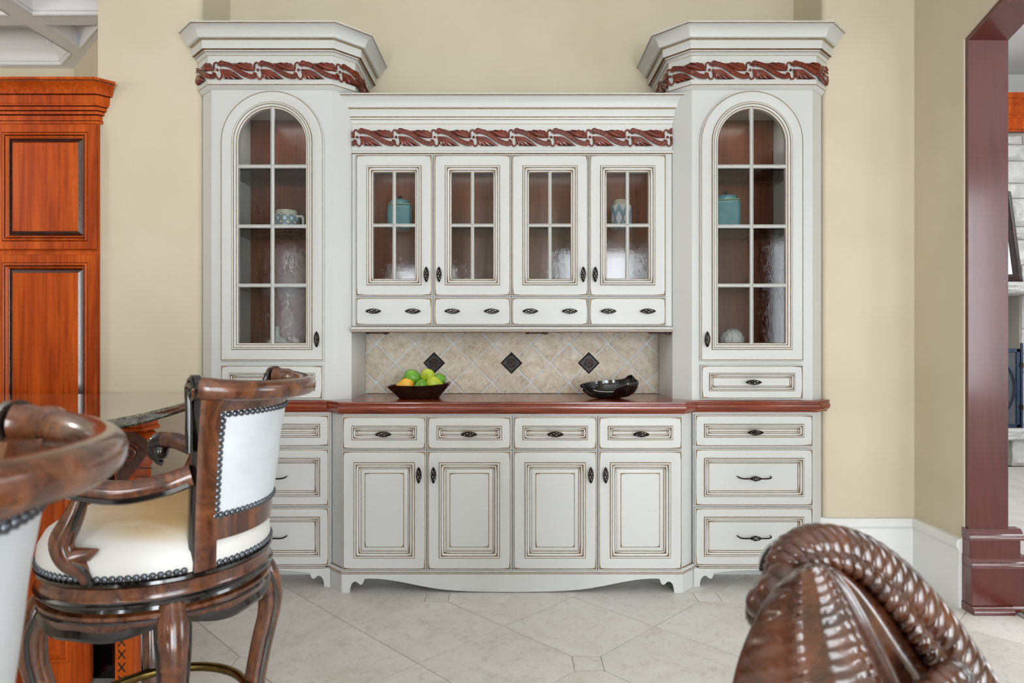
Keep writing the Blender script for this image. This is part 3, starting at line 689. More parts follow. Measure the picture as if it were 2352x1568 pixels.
frieze(frun, [-.02 + .2 * k for k in range(7)], 2.546, tl)
frunr = [(-x, y) for x, y in reversed(frun)]
frieze(frunr, [-.028 + .2 * k for k in range(7)], 2.546, trr)

# --- upper centre unit
u = thing('wall_cabinet', 'cream glazed cabinet with four glass doors hung between the two towers', 'cabinet', (0, 3.5, 1.257))
UX = XC - .002
MB().box(-UX, -UX + .018, YU + .02, 3.69, 1.27, 2.36).obj('side_panel', 'paint', u, smooth=0)
MB().box(UX - .018, UX, YU + .02, 3.69, 1.27, 2.36).obj('side_panel', 'paint', u, smooth=0)
MB().box(-.79, .79, 3.665, 3.69, 1.28, 2.35).obj('back_panel', 'back', u, smooth=0)
MB().box(-UX + .018, UX - .018, YU + .02, 3.665, 2.16, 2.18).obj('top_board', 'back', u, smooth=0)
MB().box(-UX + .018, UX - .018, YU + .02, 3.665, 1.436, 1.452).obj('shelf_board', 'back', u, smooth=0)
MB().box(-UX + .018, UX - .018, YU + .02, 3.69, 1.262, 1.282).obj('bottom_board', 'paint', u, smooth=0)
for x in (-.4, .4): MB().box(x - .009, x + .009, YU + .02, 3.665, 1.45, 2.16).obj('divider', 'back', u, smooth=0)
MB().box(-.009, .009, YU + .02, 3.665, 1.45, 2.16).obj('divider', 'back', u, smooth=0)
fr_ = MB()
for a in (-UX, UX - .055): fr_.box(a, a + .055, YU, YU + .02, 1.262, 2.175)
for x in (-.4, -.0045, .39): fr_.box(x - .03, x + .03, YU + .0002, YU + .02, 1.262, 2.175)
fr_.box(-UX, UX, YU + .0004, YU + .02, 2.13, 2.40).box(-UX, UX, YU + .0004, YU + .02, 1.262, 1.315).box(-UX, UX, YU + .0004, YU + .02, 1.415, 1.475)
fr_.obj('face_frame', 'paint', u, smooth=0)
CR2 = [(0, 2.166, 0), (.004, 2.166, 1), (.007, 2.170, 0), (.009, 2.175, 0), (.009, 2.179, 1), (.003, 2.182, 0), (.003, 2.3165, 2), (.004, 2.3195, 0), (.0055, 2.326, 0), (.009, 2.337, 1), (.010, 2.3405, 0), (.0105, 2.349, 1), (.013, 2.3535, 0), (.0135, 2.390, 2), (.018, 2.3925, 1), (.019, 2.3955, 0), (.0235, 2.398, 0), (.026, 2.412, 0), (.032, 2.432, 0), (.043, 2.445, 0), (.051, 2.4475, 1), (.052, 2.4515, 0), (.056, 2.4525, 0), (.056, 2.4575, 0), (0, 2.4575, 0)]
def endc(p, e):
    k = max(0, (YT + .078) - p[1]) + .0; return ((-1 if e == 0 else 1) * (XC - .001 + k), p[1], p[2])
sweepm([(-UX, YU), (UX, YU)], CR2, endc).obj('crown_moulding', PM, u, smooth=30)
sweepm([(-UX, YU), (UX, YU)], [(0, 1.258, 0), (.02, 1.258, 1), (.024, 1.262, 0), (.026, 1.267, 1), (.0225, 1.270, 0), (.026, 1.273, 0), (.028, 1.281, 0), (.022, 1.286, 1), (.012, 1.289, 0), (0, 1.289, 0)]).obj('bottom_rail', PM, u, smooth=30)
frieze([(-UX, YU - .003), (UX, YU - .003)], [-.78 + UX + .197 * k for k in range(-1, 9)], 2.246, u)
UW = .3905
DOOR_U = [front(rect(-UW / 2, UW / 2, -.3595, .3595), 'glass', seed=20 + k).mesh('door', [MT[m] for m in PM]) for k in range(2)]
DRW_U = [front(rect(-UW / 2, UW / 2, -.0715, .0715), 'slab', seed=30 + k).mesh('drawer', [MT[m] for m in PM]) for k in range(2)]
for k, c in enumerate((-.5985, -.2010, .1925, .5865)):
    at = (c, YU - .0205, 1.7995)
    d = link('door', DOOR_U[k % 2], u, at); glass_fill(d, rect(-UW / 2, UW / 2, -.3595, .3595), [0.0], [.0015], at, .017)
    sg = 1 if k % 2 == 0 else -1
    link('knob', KNV, d, (c + sg * (UW / 2 - .0285), YU - .042, 1.549))
    at = (c, YU - .0205, 1.3635); dr = link('drawer', DRW_U[k % 2], u, at)
    for x in (-.1, .0985): link('knob', KNH, dr, (c + x, YU - .042, 1.364))
for x in (-.395, 0, .395): MB().box(x - .39, x + .39, YU + .06, 3.65, 1.795, 1.803).obj('glass_shelf', 'shelf', u, smooth=0) if x == 0 else None
for x in (-.72, .1, .73): MB().tube([(x - .02, YU + .03, 1.2545), (x + .09, YU + .03, 1.2535)], .003, 6).bbox(x - .03, x - .012, YU + .022, YU + .04, 1.249, 1.262, .002).bbox(x + .06, x + .082, YU + .02, YU + .042, 1.2465, 1.262, .003).obj('light_clip', 'iron', u)

for x in (-.4, .4):
    l_ = area('under_cabinet_light', (x, YU + .05, 1.250), (radians(-12), 0, 0), .6, .02, 1.1, (1, .97, .92))
for x, y, z in ((-1.19, 3.5, 2.43), (1.19, 3.5, 2.43)):
    l_ = area('cabinet_fill', (x, y, z), (0, 0, 0), .3, .12, 1.4, (1, .96, .9))  # added fill light to brighten the tower interiors
for x in (-.6, -.2, .2, .6): area('cabinet_fill', (x, 3.5, 2.15), (0, 0, 0), .3, .1, .8, (1, .96, .9))  # more added fill, inside the wall cabinet
# --- base units
def apron(x0, x1, zt, foot, feats, y0, y1):
    """scalloped skirt between two feet; feats(x) -> lower edge"""
    pts = [(x0, 0)]
    pts += feats; pts += [(x1, 0), (x1, zt), (x0, zt)]
    return MB().prism_y(pts, y0, y1)
def scallop(xa, sg, drop):
    """cyma bracket starting at the inner side of a foot; sg=+1 goes right"""
    P = [(0, 0), (.002, .022), (.006, .036), (.014, .048), (.024, .054), (.034, .052), (.042, .044), (.050, .0385), (.058, .039), (.064, .046), (.067, .055), (.0685, .062), (.072, .0665)]
    return [(xa + sg * x, z) for x, z in P]
bc = thing('base_cabinet', 'wide cream glazed base cabinet with four doors and four drawers', 'cabinet', (0, 3.4, 0))
CX = .817
pb = [(-XI, YT + .005), (-CX, YC), (CX, YC), (XI, YT + .005), (XI, 3.69), (-XI, 3.69)]
MB().prism_z(pb, .098, .861).obj('carcass', 'paint', bc, smooth=0)
MB().box(-CX - .05, CX + .05, 3.36, 3.40, .0, .098).obj('toe_board', 'paint', bc, smooth=0)
sweepm([(-XI - .004, YT + .004), (-CX, YC), (CX, YC), (XI + .004, YT + .004)], [(0, .090, 0), (.0195, .090, 1), (.0205, .094, 0), (.0205, .098, 1), (.017, .1005, 0), (.016, .104, 0), (.006, .110, 1), (0, .112, 0)]).obj('base_moulding', PM, bc, smooth=30)
le = scallop(-CX + .034, 1, 0); x0 = le[-1][0]
arc = [(x0 + .02, .0685), (x0 + .07, .0668), (x0 + .13, .0595), (x0 + .2, .047), (x0 + .28, .031), (x0 + .37, .0165), (x0 + .47, .0085), (x0 + .58, .0045)]
arc = [tuple(p) for p in bez([le[-1]] + arc + [(0, .0035)], 4)]
left = le[:-1] + arc; right = [(-x, z) for x, z in reversed(left[:-1])]
apron(-CX, CX, .092, .04, left + right, YC - .018, YC).obj('scalloped_skirt', 'paint', bc, smooth=25)
for sg in (-1, 1):
    b = MB().prism_z([(sg * CX, YC - .018), (sg * (CX + .006), YC - .017), (sg * (XI + .004), YT - .012), (sg * (XI + .004), YT + .01), (sg * CX, YC)], 0, .092); b.obj('corner_foot', 'paint', bc, smooth=0)
BW = .4058
DOOR_B = [front(rect(-BW / 2, BW / 2, -.2875, .2875), 'raised', seed=40 + k).mesh('door', [MT[m] for m in PM]) for k in range(2)]
DRW_B = [front(rect(-BW / 2, BW / 2, -.080, .080), 'flat', .82, seed=50 + k).mesh('drawer', [MT[m] for m in PM]) for k in range(2)]
for k, c in enumerate((-.6165, -.2062, .208, .619)):
    d = link('door', DOOR_B[k % 2], bc, (c, YC - .0205, .3975)); sg = 1 if k % 2 == 0 else -1
    link('knob', KNV, d, (c + sg * (BW / 2 - .033), YC - .042, .571))
    dr = link('drawer', DRW_B[k % 2], bc, (c, YC - .0205, .7705)); link('knob', KNH, dr, (c, YC - .042, .767))
DRW = [front(rect(-.293, .293, -h / 2, h / 2), 'flat', .82, seed=60 + i).mesh('drawer', [MT[m] for m in PM]) for i, h in enumerate((.158, .283, .288))]
def base_tower(sg, word):
    fl_ = (lambda b: b.mirror()) if sg > 0 else (lambda b: b)
    t = thing('drawer_base', f'cream glazed base cabinet with three stacked drawers, {word}', 'cabinet', (sg * 1.19, 3.45, 0))
    fl_(MB().prism_z([(-XI - .004, YT), (-XI - .004, 3.69), (-XO - .08, 3.69), (-XO - .08, YT + .08), (-XO, YT)], .098, .861)).obj('carcass', 'paint', t, smooth=0)
    fl_(sweepm([(-XO - .08, YT + .08), (-XO, YT), (-XI - .03, YT)], [(0, .090, 0), (.0195, .090, 1), (.0205, .094, 0), (.0205, .098, 1), (.017, .1005, 0), (.016, .104, 0), (.006, .110, 1), (0, .112, 0)])).obj('base_moulding', PM, t, smooth=30)
    L = scallop(-XO + .03, 1, 0); R = [(-XI - .034 - (x - (-XO + .03)), z) for x, z in L]
    m = (L[-1][0] + R[-1][0]) / 2
    A = [tuple(p) for p in bez([L[-1], (m - .12, .076), (m, .082), (m + .12, .076), R[-1]], 4)]
    fl_(MB().prism_y([(-XO, 0)] + L[:-1] + A + R[::-1][1:] + [(-XI - .004, 0), (-XI - .004, .092), (-XO, .092)], YT - .018, YT)).obj('scalloped_skirt', 'paint', t, smooth=25)
    fl_(MB().prism_z([(-XO, YT - .018), (-XO, YT), (-XO - .078, YT + .08), (-XO - .09, YT + .07), (-XO - .006, YT - .016)], 0, .092)).obj('corner_foot', 'paint', t, smooth=0)
    MB().box(sg * 1.19 - .29, sg * 1.19 + .29, 3.42, 3.45, 0, .098).obj('toe_board', 'paint', t, smooth=0)
    c = sg * 1.1965
    for (z, me, kind) in ((.7705, DRW[0], 0), (.540, DRW[1], 1), (.247, DRW[2], 1)):
        d = link('drawer', me, t, (c, YT - .0205, z))
        if kind: link('bar_pull', PULL, d, (c, YT - .044, z - .002))
        else: link('knob', KNH, d, (c, YT - .042, z - .006))
base_tower(-1, 'under the left tower'); base_tower(1, 'under the right tower')
# --- mahogany worktop
wp = [(-XO - .085, YT + .06), (-XO - .01, YT), (-XI - .006, YT), (-CX - .006, YC), (CX + .006, YC), (XI + .006, YT), (XO + .01, YT), (XO + .085, YT + .06)]
WPRO = [(0, .8615), (.016, .8615), (.0175, .868), (.022, .8705), (.0295, .878), (.033, .889), (.031, .899), (.0265, .904), (.0265, .908), (.030, .913), (.0295, .918), (.025, .92), (0, .92)]
b = MB().sweep(wp, WPRO); b.prism_z(wp + [(XO + .085, 3.66), (-XO - .085, 3.66)], .8616, .9199)
tag(b.obj('worktop', 'counter', smooth=30), 'polished mahogany worktop with moulded edge running across the base cabinets', 'worktop')
# --- tiled backsplash
bs = thing('backsplash', 'tumbled travertine backsplash of diagonal tiles with three dark accents', 'backsplash', (0, 3.68, .92))
MB().box(-XC, XC, 3.668, 3.699, .921, 1.257).obj('grout_bed', 'grout', bs, smooth=0)
DG = .2155; Z0 = 1.0905
for j in range(-5, 6):
    for i in range(-16, 17):
        if (i + j) % 2 == 0: continue
        X, Z = -.434 + DG / 2 * i, Z0 + DG / 2 * j; a = DG / 2 - .0052
        w = lambda: (random.random() - .5) * .003
        P = []
        for dx, dz in ((1, 0), (0, 1), (-1, 0), (0, -1)):     # slightly rounded, uneven corners
            t = .0045; P += [(X + dx * (a - t) + dz * t * .9 + w(), Z + dz * (a - t) - dx * t * .9 + w()), (X + dx * (a - t) - dz * t * .9 + w(), Z + dz * (a - t) + dx * t * .9 + w())]
        P = clip(P, -XC + .001, XC - .001, .9215, 1.262)
        if len(P) < 3: continue
        area_ = abs(sum(P[k - 1][0] * P[k][1] - P[k][0] * P[k - 1][1] for k in range(len(P)))) / 2
        if area_ < .0002: continue
        cx = sum(p[0] for p in P) / len(P); cz = sum(p[1] for p in P) / len(P)
        P = [(p[0] - cx, p[1] - cz) for p in P]; m = MB(); in_ = [(x * .965, z * .965) for x, z in P]; n = len(P)
        m.add([(x, .004, z) for x, z in P] + [(x, .0015, z) for x, z in P] + [(x, 0, z) for x, z in in_], [tuple((k + r * n, (k + 1) % n + r * n, (k + 1) % n + (r + 1) * n, k + (r + 1) * n)) for r in (0, 1) for k in range(n)] + [tuple(range(2 * n, 3 * n)), tuple(range(n - 1, -1, -1))])
        link('tile', m.mesh('tile', [MT['trav']], 0), bs, (cx, 3.664, cz))
ac = MB().ring([(0, -.061), (.061, 0), (0, .061), (-.061, 0)], [(0, .008), (0, .002), (.004, -.002), (.007, 0), (.012, 0)], 0, cap=0).mesh('accent_tile', [MT['accent']], 20)
ro = MB()
for k in range(8): ro.sphere((.0165 * cos(k * pi / 4), -.002, .0165 * sin(k * pi / 4)), .0055, 6, 4, sc=(1, .7, 1))
for k in range(12): ro.sphere((.0235 * cos(k * pi / 6), -.001, .0235 * sin(k * pi / 6)), .0035, 6, 4)
ro.sphere((0, -.003, 0), .007, 8, 5)
for k in range(4):
    a = k * pi / 2; ro.tube([(.036 * cos(a), 0, .036 * sin(a)), (.052 * cos(a), -.001, .052 * sin(a))], [.0022, .0035], 6)
rom = ro.mesh('rosette', [MT['rosette']])
for x in (-.434, -.003, .428):
    a = link('accent_tile', ac, bs, (x, 3.66, Z0)); link('rosette', rom, a, (x, 3.66, Z0))

# ------------------------------------------------------------------ things on and in the hutch
def lob(name, prof, mats, loc, label, cat, n=28, group=None, smooth=40):
    return tag(MB().lathe(prof, n).obj(name, mats, None, loc, False, smooth), label, cat, group)
# hewn bowl
bw = MB(); prof = [(.10, .065, 0), (.105, .07, .004), (.135, .086, .038), (.160, .102, .066), (.162, .105, .070), (.152, .098, .069), (.128, .08, .042), (.098, .062, .012)]
rows = []
for a, c, z in prof:
    r = []
    for k in range(24):
        t = 2 * pi * k / 24; x = math.copysign(abs(cos(t)) ** .55, cos(t)); y = math.copysign(abs(sin(t)) ** .55, sin(t))
        zz = z + (.008 * (x ** 3) * (z / .07) + .003 * sin(5 * t) * (z / .07)); r.append((x * a, y * c, zz))
    rows.append(r)
o = len(bw.v); bw.grid(rows, 0, False, True); bw.f += [tuple(range(23, -1, -1)), tuple(7 * 24 + k for k in range(24))]; bw.m += [0, 0]
FB = (-.478, 3.395, .9205)
tag(bw.obj('fruit_bowl', 'bowlw', None, FB, False, 30), 'dark hewn wooden trough bowl holding green fruit on the worktop', 'bowl')
pear = [(0, -.046), (.018, -.045), (.032, -.034), (.039, -.016), (.038, .004), (.030, .022), (.020, .036), (.013, .046), (.006, .052), (0, .053)]
lime = [(0, -.042), (.012, -.041), (.026, -.033), (.035, -.018), (.037, 0), (.034, .018), (.025, .032), (.012, .040), (.005, .044), (0, .045)]
def add_fruit(prof, mat, loc, rot, label, cat, sc=1.0):
    t = thing(cat, label, cat, loc, 0, 'fruit in the wooden bowl'); t.rotation_euler = rot; t.scale = (sc,) * 3
    MB().lathe(prof, 20).obj('flesh', mat, t, t.location, False, 60)
    MB().tube([(0, 0, prof[-1][1] - .003), (.001, 0, prof[-1][1] + .007)], [.0026, .0018], 6).obj('stem', 'stem', t, t.location, False)
R = radians
add_fruit(pear, 'fg', (-.510, 3.392, 1.026), (0, R(105), R(-8)), 'green pear lying at the top left of the fruit pile', 'pear')
add_fruit(lime, 'fy', (-.433, 3.375, 1.035), (R(80), R(14), 0), 'round yellow-green fruit at the very top of the pile', 'citrus')
add_fruit(pear, 'fo', (-.545, 3.370, .987), (0, R(-98), R(6)), 'golden yellow pear at the left front of the bowl', 'pear', .95)
add_fruit(lime, 'fg', (-.463, 3.352, .985), (R(20), R(40), 0), 'small green fruit in the front middle of the bowl', 'citrus', .88)
add_fruit(pear, 'fy', (-.398, 3.362, .996), (0, R(108), R(-6)), 'yellow-green fruit at the right front of the bowl', 'citrus', .95)
add_fruit(lime, 'fg', (-.385, 3.432, 1.008), (0, R(60), 0), 'green fruit at the right behind the yellow-green one', 'citrus', .95)
add_fruit(lime, 'fg', (-.555, 3.44, .992), (0, R(30), 0), 'dark green fruit half hidden at the left behind the golden pear', 'citrus', .95)
# black sculptural bowl
rows = []; n = 44
def rimz(t):   # t angle, 0 = right, pi/2 = back
    x, y = cos(t), sin(t)
    f = .078 + .012 * x + .006 * y
    if y < 0: f -= (-y) ** .7 * (.060 / (1 + math.exp((x - .05) * 11)) + .004)
    f += .026 * math.exp(-((t - .62) / .2) ** 2)
    return f
for k in range(n):
    t = 2 * pi * k / n; h = rimz(t); ro_, ri = [], []
    for i in range(9):
        q = i / 8; z = h * q; r = (.055 + .098 * sqrt(max(0, 1 - (1 - min(1, z / .085)) ** 2)) ** .9)
        ro_.append((r * cos(t), r * .74 * sin(t), z)); ri.append(((r - .006) * cos(t), (r - .006) * .74 * sin(t), max(z - .0, .006)))
    rows.append(ro_ + ri[::-1])
bk = MB().grid(rows, 0, True, False); bk.f += [tuple(k * 18 for k in range(n - 1, -1, -1)), tuple(k * 18 + 17 for k in range(n))]; bk.m += [0, 0]
tag(bk.obj('sculptural_bowl', 'black', None, (.50, 3.39, .9205), False, 50), 'glossy black sculptural bowl with a sweeping cut rim on the worktop', 'bowl')
# jars
def square_jar(loc, s, h, rz, label, knob=True, name='lidded_jar'):
    t = thing(name, label, 'jar', loc, rz, 'teal lidded jars')
    MB().bbox(-s, s, -s, s, 0, h, .012).obj('body', 'teal', t, loc, False, 20)
    MB().bbox(-s * .93, s * .93, -s * .93, s * .93, h - .002, h + .003, .002).obj('shoulder', 'tealline', t, loc, False, 0)
    MB().lathe([(s * .8, h + .002), (s * .84, h + .006), (s * .84, h + .02), (s * .78, h + .027), (s * .3, h + .031), (0, h + .032)], 24).obj('lid', 'teal', t, loc, False, 40)
    if knob: MB().lathe([(.004, h + .03), (.004, h + .037), (.011, h + .043), (.012, h + .05), (.006, h + .057), (0, h + .058)], 14).obj('knob', 'iron', t, loc, False, 40)
square_jar((-.597, 3.50, 1.804), .062, .128, R(8), 'teal square lidded jar behind the leftmost glass door of the wall cabinet')
square_jar((1.128, 3.47, 1.784), .07, .163, R(-14), 'tall teal square lidded jar in the right tower')
square_jar((.222, 3.50, 1.453), .048, .06, R(5), 'small teal lidded box on the lowest shelf of the wall cabinet', False, 'lidded_box')
PR = patterned('ringed_ceramic', 'rings', .078, .004); PD = patterned('diamond_ceramic', 'diamond', .125, 0); PS = patterned('small_diamond_ceramic', 'diamond', .06, 0)
mg = thing('ringed_mug', 'white mug patterned with blue rings on a glass shelf of the left tower', 'mug', (-1.175, 3.43, 1.783))
MB().lathe([(.055, 0), (.062, .004), (.064, .04), (.063, .084), (.055, .088), (.054, .108), (.049, .108), (.049, .02), (0, .02)], 32).obj('body', PR, mg, mg.location, False, 30)
MB().tube(bez([(.058, -.02, .075), (.085, -.02, .076), (.092, -.02, .06), (.09, -.02, .03), (.075, -.02, .018), (.058, -.02, .02)], 4), .0085, 8, flat=.8).obj('handle', 'ceram', mg, mg.location, False)
mh = thing('brown_mug', 'dark brown mug half hidden behind the blue ringed mug', 'mug', (-1.10, 3.56, 1.783))
MB().lathe([(.04, 0), (.045, .005), (.047, .08), (.042, .084), (.042, .02), (0, .02)], 24).obj('body', 'bowlw', mh, mh.location, False, 30)
MB().tube(bez([(.044, 0, .07), (.068, 0, .066), (.07, 0, .03), (.044, 0, .02)], 4), .006, 8).obj('handle', 'bowlw', mh, mh.location, False)
def jar(loc, r, h, neck, m, label):
    return tag(MB().lathe([(r * .9, 0), (r, .006), (r, h - .01), (r * .93, h), (neck, h + .001), (neck, h + .026), (neck * .9, h + .028), (0, h + .028)], 32).obj('ginger_jar', m, None, loc, False, 30), label, 'jar', 'patterned ceramic jars')
jar((.578, 3.48, 1.804), .054, .125, .04, PD, 'blue and black diamond patterned jar behind the rightmost glass door')
jar((-.215, 3.47, 1.453), .047, .063, .037, PS, 'blue patterned jar with tan lid on the lowest shelf')
jar((-.128, 3.50, 1.453), .034, .05, .026, PS, 'smaller patterned jar right of the tan-lidded one')
lob('bottle_vase', [(.05, 0), (.056, .008), (.06, .05), (.058, .08), (.045, .1), (.02, .112), (.013, .124), (.0125, .165), (.015, .17), (.009, .17), (.009, .13), (0, .12)], 'celadon', (-1.235, 3.46, 1.12), 'pale celadon bottle vase with narrow neck in the left tower', 'vase')
lob('flared_vase', [(.055, 0), (.06, .006), (.052, .025), (.03, .05), (.02, .07), (.018, .1), (.02, .105), (.013, .105), (.013, .07), (0, .06)], 'taupe', (-1.115, 3.40, 1.12), 'small taupe flared vase beside the celadon bottle', 'vase')
at_ = thing('artichoke_ornament', 'white ceramic artichoke on a stem at the bottom of the right tower', 'ornament', (1.145, 3.42, 1.12))
MB().lathe([(.035, 0), (.035, .004), (.02, .01), (.017, .03), (.02, .045), (0, .05)], 20).obj('stem', 'ceram', at_, at_.location, False)
MB().sphere((0, 0, .098), .052, 16, 10, sc=(1, 1, 1.05)).obj('core', 'ceram', at_, at_.location, False)
for ring_, (el, cnt, off) in enumerate(((-.62, 8, 0), (-.2, 9, .35), (.25, 8, .1), (.7, 6, .4), (1.15, 3, 0))):
    for k in range(cnt):
        a = 2 * pi * k / cnt + off; nrm = Vector((cos(a) * cos(el), sin(a) * cos(el), sin(el))); upv = Vector((-cos(a) * sin(el), -sin(a) * sin(el), cos(el))); sd = upv.cross(nrm)
        b = MB(); rows = []
        for i in range(6):
            r = []
            for j in range(6):
                uu = (i / 5 - .5) * 2; vv = (j / 5 - .5) * 2; w = .026 * sqrt(max(0, 1 - max(0, uu) ** 2.2)) if uu > 0 else .026
                pos = Vector((0, 0, .098)) + nrm * (.055 + .004 * (1 - vv * vv) + .004 * max(0, uu)) + upv * (uu * .03) + sd * (vv * w)
                pos += nrm * (-.010 * vv * vv - .008 * uu * uu); r.append(pos)
            rows.append(r)
        b.grid(rows); inner = [[p - nrm * .004 for p in r] for r in rows]; b.grid(inner)
        b.obj('leaf', 'ceram', at_, at_.location, False, 60)

# ------------------------------------------------------------------ kitchen side: tall pantry and island
pt = thing('pantry_cabinet', 'tall cherry pantry cabinet with raised panel doors beside the beige wall', 'cabinet', (-2.6, 3.6, 0))
PY = 3.338; PX = -2.098
MB().prism_z([(-3.14, PY), (-2.113, PY), (-2.113, 3.56), (-2.42, 3.88), (-3.14, 3.88)], 0, 2.47).obj('carcass', 'cherry', pt, smooth=0)
MB().box(-3.14, PX, PY - .001, PY + .01, 0, 2.47).obj('face_frame', 'cherry', pt, smooth=0)
PCR = [(0, 2.315), (.006, 2.315), (.008, 2.327), (.004, 2.332), (.004, 2.356), (.012, 2.361), (.012, 2.375), (.02, 2.379), (.02, 2.396), (.027, 2.40), (.027, 2.408), (.03, 2.411), (.032, 2.450), (.042, 2.454), (.046, 2.466), (.056, 2.486), (.074, 2.500), (.08, 2.504), (.08, 2.508), (.086, 2.510), (.086, 2.521), (0, 2.521)]
MB().sweep([(-3.14, PY), (PX - .0046, PY), (-2.065, 3.378)], PCR, [0, 0, 1, 0, 1, 0, 1, 0, 1, 0, 0, 0, 1, 0, 0, 0, 0, 1, 0, 0, 0, 0]).obj('crown_moulding', ['cherry', 'corb'], pt, smooth=30)
PP = [(0, .02), (0, .003), (.003, 0), (.040, 0), (.042, .002), (.045, -.004), (.050, -.006), (.055, -.003), (.057, .001), (.060, -.002), (.066, .002), (.070, .008), (.073, .010), (.073, .013), (.092, .004), (.094, .002)]
for i, (x0, x1) in enumerate(((-2.615, PX - .002), (-3.13, -2.625))):
    for z0, z1 in ((1.676, 2.308), (.85, 1.650), (.10, .83)):
        MB().ring(rect(x0, x1, z0, z1), PP, PY - .0205, cap=0, mats=[0, 0, 0, 1, 0, 0, 0, 1, 1, 0, 0, 1, 1, 1, 0, 0]).obj('door', ['cherry', 'corb'], pt, ((x0 + x1) / 2, PY - .02, (z0 + z1) / 2), smooth=30)
CT = .97
isl = thing('kitchen_island', 'cherry kitchen island with corbel under a dark granite top', 'island', (-2.0, 2.3, 0))
edge = bez([(-1.44, .55), (-1.335, 1.45), (-1.262, 2.04), (-1.268, 2.35), (-1.335, 2.75), (-1.42, 3.03)], 8)
edge = [(p.x, p.y) for p in edge]
GP = [(0, CT - .036), (-.012, CT - .036), (-.004, CT - .030), (0, CT - .022), (-.006, CT - .017), (-.006, CT - .014), (.002, CT - .008), (.002, CT - .003), (-.001, CT)]
b = MB(); rows = []
off = [offset(edge, o_) for o_, z_ in GP]
for i in range(len(edge)): rows.append([(off[k][i][0], off[k][i][1], GP[k][1]) for k in range(len(GP))])
top = thing('granite_top', 'dark polished granite worktop with a curved moulded edge on the island', 'worktop', (-2.0, 1.8, CT))
far = [(-3.35, 3.03)]; near = [(-3.35, .55)]
poly = [r[-1][:2] for r in rows] + far + near
MB().prism_z(poly, CT - .03, CT).obj('slab', 'granite', top, smooth=0)
rows2 = [[(p[0] , p[1], p[2]) for p in r] for r in rows]
MB().grid(rows2).obj('moulded_edge', 'granedge', top, smooth=40)
zt = CT - .036
MB().box(-3.2, -1.62, 2.36, 2.95, 0, zt).obj('carcass', 'cherry', isl, smooth=0)
MB().box(-3.2, -1.50, 2.30, 2.35, 0, zt).obj('end_panel', 'cherry', isl, smooth=0)
MB().ring(rect(-2.2, -1.475, .02, zt - .01), PP[:2] + [(.002, 0), (.07, 0)] + [(u + .03, d) for u, d in PP[4:]], 2.295, cap=0).obj('end_panel_face', 'cherry', isl, smooth=30)
MB().box(-1.62, -1.40, 2.37, 2.39, 0, zt).obj('gap_shade_panel', 'black', isl, smooth=0)  # black sheet standing in for the shade of the unlit gap
ps = MB().bbox(-1.392, -1.33, 2.30, 2.40, 0, zt, .004)
ps.obj('pilaster', 'cherry', isl, smooth=0)
for k in range(14):
    z = .03 + k * .045
    for sg in (1, -1): MB().tube([(-1.377, 2.2985, z - sg * .016), (-1.352, 2.2985, z + sg * .016)], .0022, 5).obj('carved_cross', 'carveb', isl)
# corbel: scroll profile in (x out, z), swept in y
cp = bez([(-1.376, zt - .245), (-1.330, zt - .240), (-1.336, zt - .205), (-1.310, zt - .168), (-1.284, zt - .135), (-1.262, zt - .10), (-1.268, zt - .064), (-1.295, zt - .044), (-1.312, zt - .034)], 5)
cq = [(p[0], p[1]) for p in cp] + [(-1.376, zt - .034)]
MB().prism_y(cq, 2.285, 2.385, [1, 1] + [0] * len(cq)).obj('corbel', ['cherry', 'corb'], isl, smooth=40)
MB().bbox(-1.376, -1.275, 2.28, 2.39, zt - .034, zt - .018, .006).bbox(-1.376, -1.285, 2.283, 2.387, zt - .019, zt - .001, .002).obj('corbel_cap', 'cherry', isl, smooth=0)
sp = []
for k in range(34):
    a = k * .34; r = (.032) * (1 - k / 40); sp.append((-1.328 + r * cos(a + .4), 2.283, zt - .105 + r * sin(a + .4) * 1.1))
MB().tube(sp, .0035, 6).obj('scroll_line', 'carve', isl)
for k in range(5):
    z = zt - .07 - k * .03
    MB().tube([(-1.262 - .012 * k, 2.287, z), (-1.27 - .012 * k, 2.383, z - .02)], .0024, 5).obj('carved_groove', 'carveb', isl)

